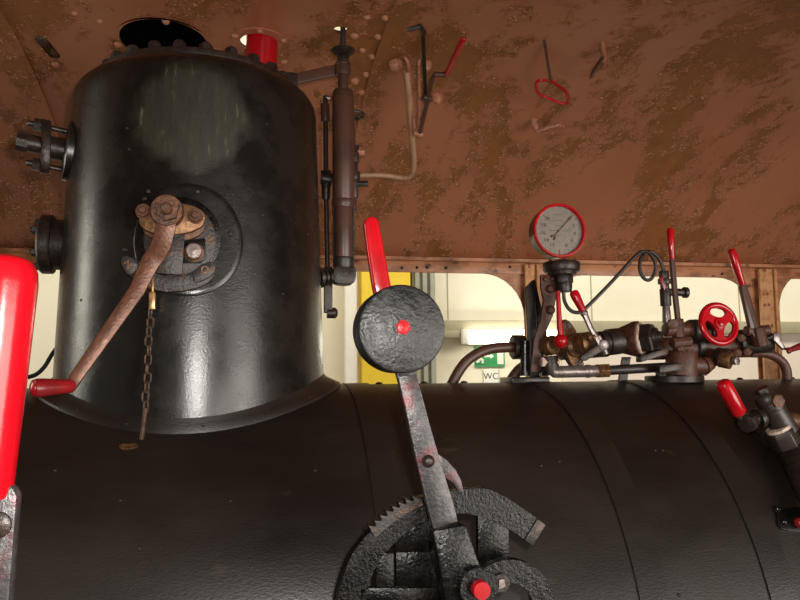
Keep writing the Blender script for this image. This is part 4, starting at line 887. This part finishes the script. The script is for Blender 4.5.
# ---- pipe, block and upright blade left of the gauge
PY = 1.70
t = thing('arched_pipe', at(455, 385, PY), 'brown pipe arching from the boiler top to a black block', 'pipe')
pp = lambda px, py: at(px, py, PY)
MB().tube(smooth([pp(446, 396), pp(453, 382), pp(459, 371), pp(467, 361), pp(478, 353.5), pp(490, 349), pp(502, 347.5), pp(516, 347)], 4), S(5.3, PY, 480, 350), n=16).build('pipe', 'pipe_brown', t)
MB().tube(smooth([pp(505, 392), pp(512, 379), pp(520, 369), pp(530, 363)], 4), S(5.3, PY, 500, 370), n=14).build('lower_pipe', 'pipe_brown', t)
r1 = S(1, PY, 515, 350)
MB().cyl(pp(512, 347), pp(524, 347), 12.5*r1, n=8).build('coupling', 'iron_dark', t, bev=.002)
t = thing('upright_bracket', at(520, 383, PY), 'tall black angle bracket with a post beside the arched pipe', 'bracket')
for x0, x1 in ((520.5, 529.5),): MB().cyl(at(525, 376, PY-.03), at(525, 341, PY-.03), 4.6*r1, n=14).build('post', 'black_gloss', t)
P = [(525.5, 288), (533, 280), (541, 340), (540, 381), (531, 381), (528, 330)]
MB().prism([at(x, y, PY-.03) for x, y in P], Y*.010).build('blade', 'iron_dark', t, bev=.0015)
P = [(533, 280), (535, 279.5), (547, 330), (541, 375), (539, 381), (538, 345)]
MB().prism([at(x, y, PY-.034) for x, y in P], Y*.006).build('edge', 'black_gloss', t, bev=.001)
q0, q1 = at(508, 380, PY-.03), at(545, 380, PY-.03)
MB().bx(q0.x, q1.x, PY-.06, PY+.03, Bz-.006, Bz+.012).build('foot', 'black_gloss', t, bev=.002)

# ================================================================== COCK on the boiler flank at the right
q = boil(768, 432); KY = q.y-.075; kk = S(1, KY, 770, 420)
def kp(px, py, dy=0.0): return at(px, py, KY+dy)
def kr(name, a, c, r, m, par, r2=None, n=18, bev=.0008): return MB().cyl(a, c, r*kk, None if r2 is None else r2*kk, n=n).build(name, m, par, bev=bev)
ck = thing('blowdown_cock', q, 'dark pipe cock with a red lever bolted to the flank of the boiler', 'valve')
qn = boiln(q); P = []
e1 = X; e2 = qn.cross(e1).normalized(); lg = (plane(795, 455, q, qn)-plane(744, 415, q, qn)).normalized(); ws = qn.cross(lg)
qc = boil(768, 434); P = [qc+lg*(40*kk*math.cos(t))+ws*(17*kk*math.sin(t))+qn*.012 for t in [2*math.pi*i/32 for i in range(32)]]
MB().prism(P, qn*-.03).build('pad', 'black_gloss', ck, bev=.002)
a, c = kp(722, 381), kp(740, 414); d = c-a; L = d.length; r = 7.6*kk
MB().lathe([(0, -.002), (r*.5, -.001), (r*.85, .002), (r, .007), (r*.98, L*.95), (r*.8, L), (0, L)], a, d, 22).build('lever', 'red', ck)
kr('lever_neck', kp(738, 411), kp(744, 420), 5.2, 'iron_redbrown', ck); kr('hub', kp(746, 424, -.012), kp(751, 421), 9, 'iron_dark', ck, n=8)
kr('stem', kp(748, 421), kp(760, 417), 7, 'iron_dark', ck); kr('stem_ring', kp(757, 419), kp(762, 417), 10.5, 'iron_dark', ck, r2=9.5)
kr('body', kp(766, 397), kp(786, 432), 11, 'pipe_dark', ck, r2=13); MB().sph(kp(767, 400), 11.2*kk, n=18).build('cap', 'pipe_dark', ck); kr('cap_nut', kp(761, 388), kp(765, 396), 7.5, 'pipe_dark', ck, n=6, bev=.0012); kr('body_ring', kp(770, 404), kp(773, 409), 12.4, 'pipe_dark', ck)
kr('top_plug', kp(773, 401, -.008), kp(779, 401, -.026), 6.8, 'iron_rusty', ck, n=6); kr('boss', kp(770, 404), kp(776, 402.5, -.012), 8.4, 'pipe_dark', ck)
kr('side_plug', kp(784, 421), kp(797, 420), 7.6, 'iron_rusty', ck, n=16); kr('side_plug_tip', kp(796, 420), kp(800, 419), 5, 'iron_rusty', ck)
kr('union_nut', kp(779, 430, -.004), kp(787, 446, -.004), 15, 'pipe_dark', ck, n=6, bev=.002); kr('seal', kp(777.5, 427, -.004), kp(779.5, 430.5, -.004), 12, 'putty', ck)
kr('tail', kp(786, 444, -.004), kp(792, 456, -.004), 8.5, 'sector_iron', ck, n=8); kr('wrapped_pipe', kp(791, 453, -.004), boil(824, 520, .045), 12.5, 'iron_dark', ck)
q = boil(700, 430)
# small riveted bracket lower down
q = boil(790, 520); qn = boiln(q)
t = thing('boiler_bracket', q, 'small riveted black bracket with a red knob low on the boiler', 'bracket')
e1 = X; e2 = qn.cross(X).normalized(); e2 = e2 if e2.z > 0 else -e2
pc = [boil(x, y, .004) for x, y in ((777, 515), (779, 526), (786, 530), (812, 530), (812, 508), (779, 509))]
MB().prism(smooth(pc, 2, True), -qn*.010).build('plate', 'black_gloss', t, bev=.001)
for px, py in ((777.5, 509), (784, 522)): p = boil(px, py, .004); inst('rivet', 'rivet', mk_rivet, 'black_gloss', t, p, boiln(p), .0062)
p = boil(800, 523, .014); MB().sph(p, .010, n=14).build('knob', 'red_dark', t)
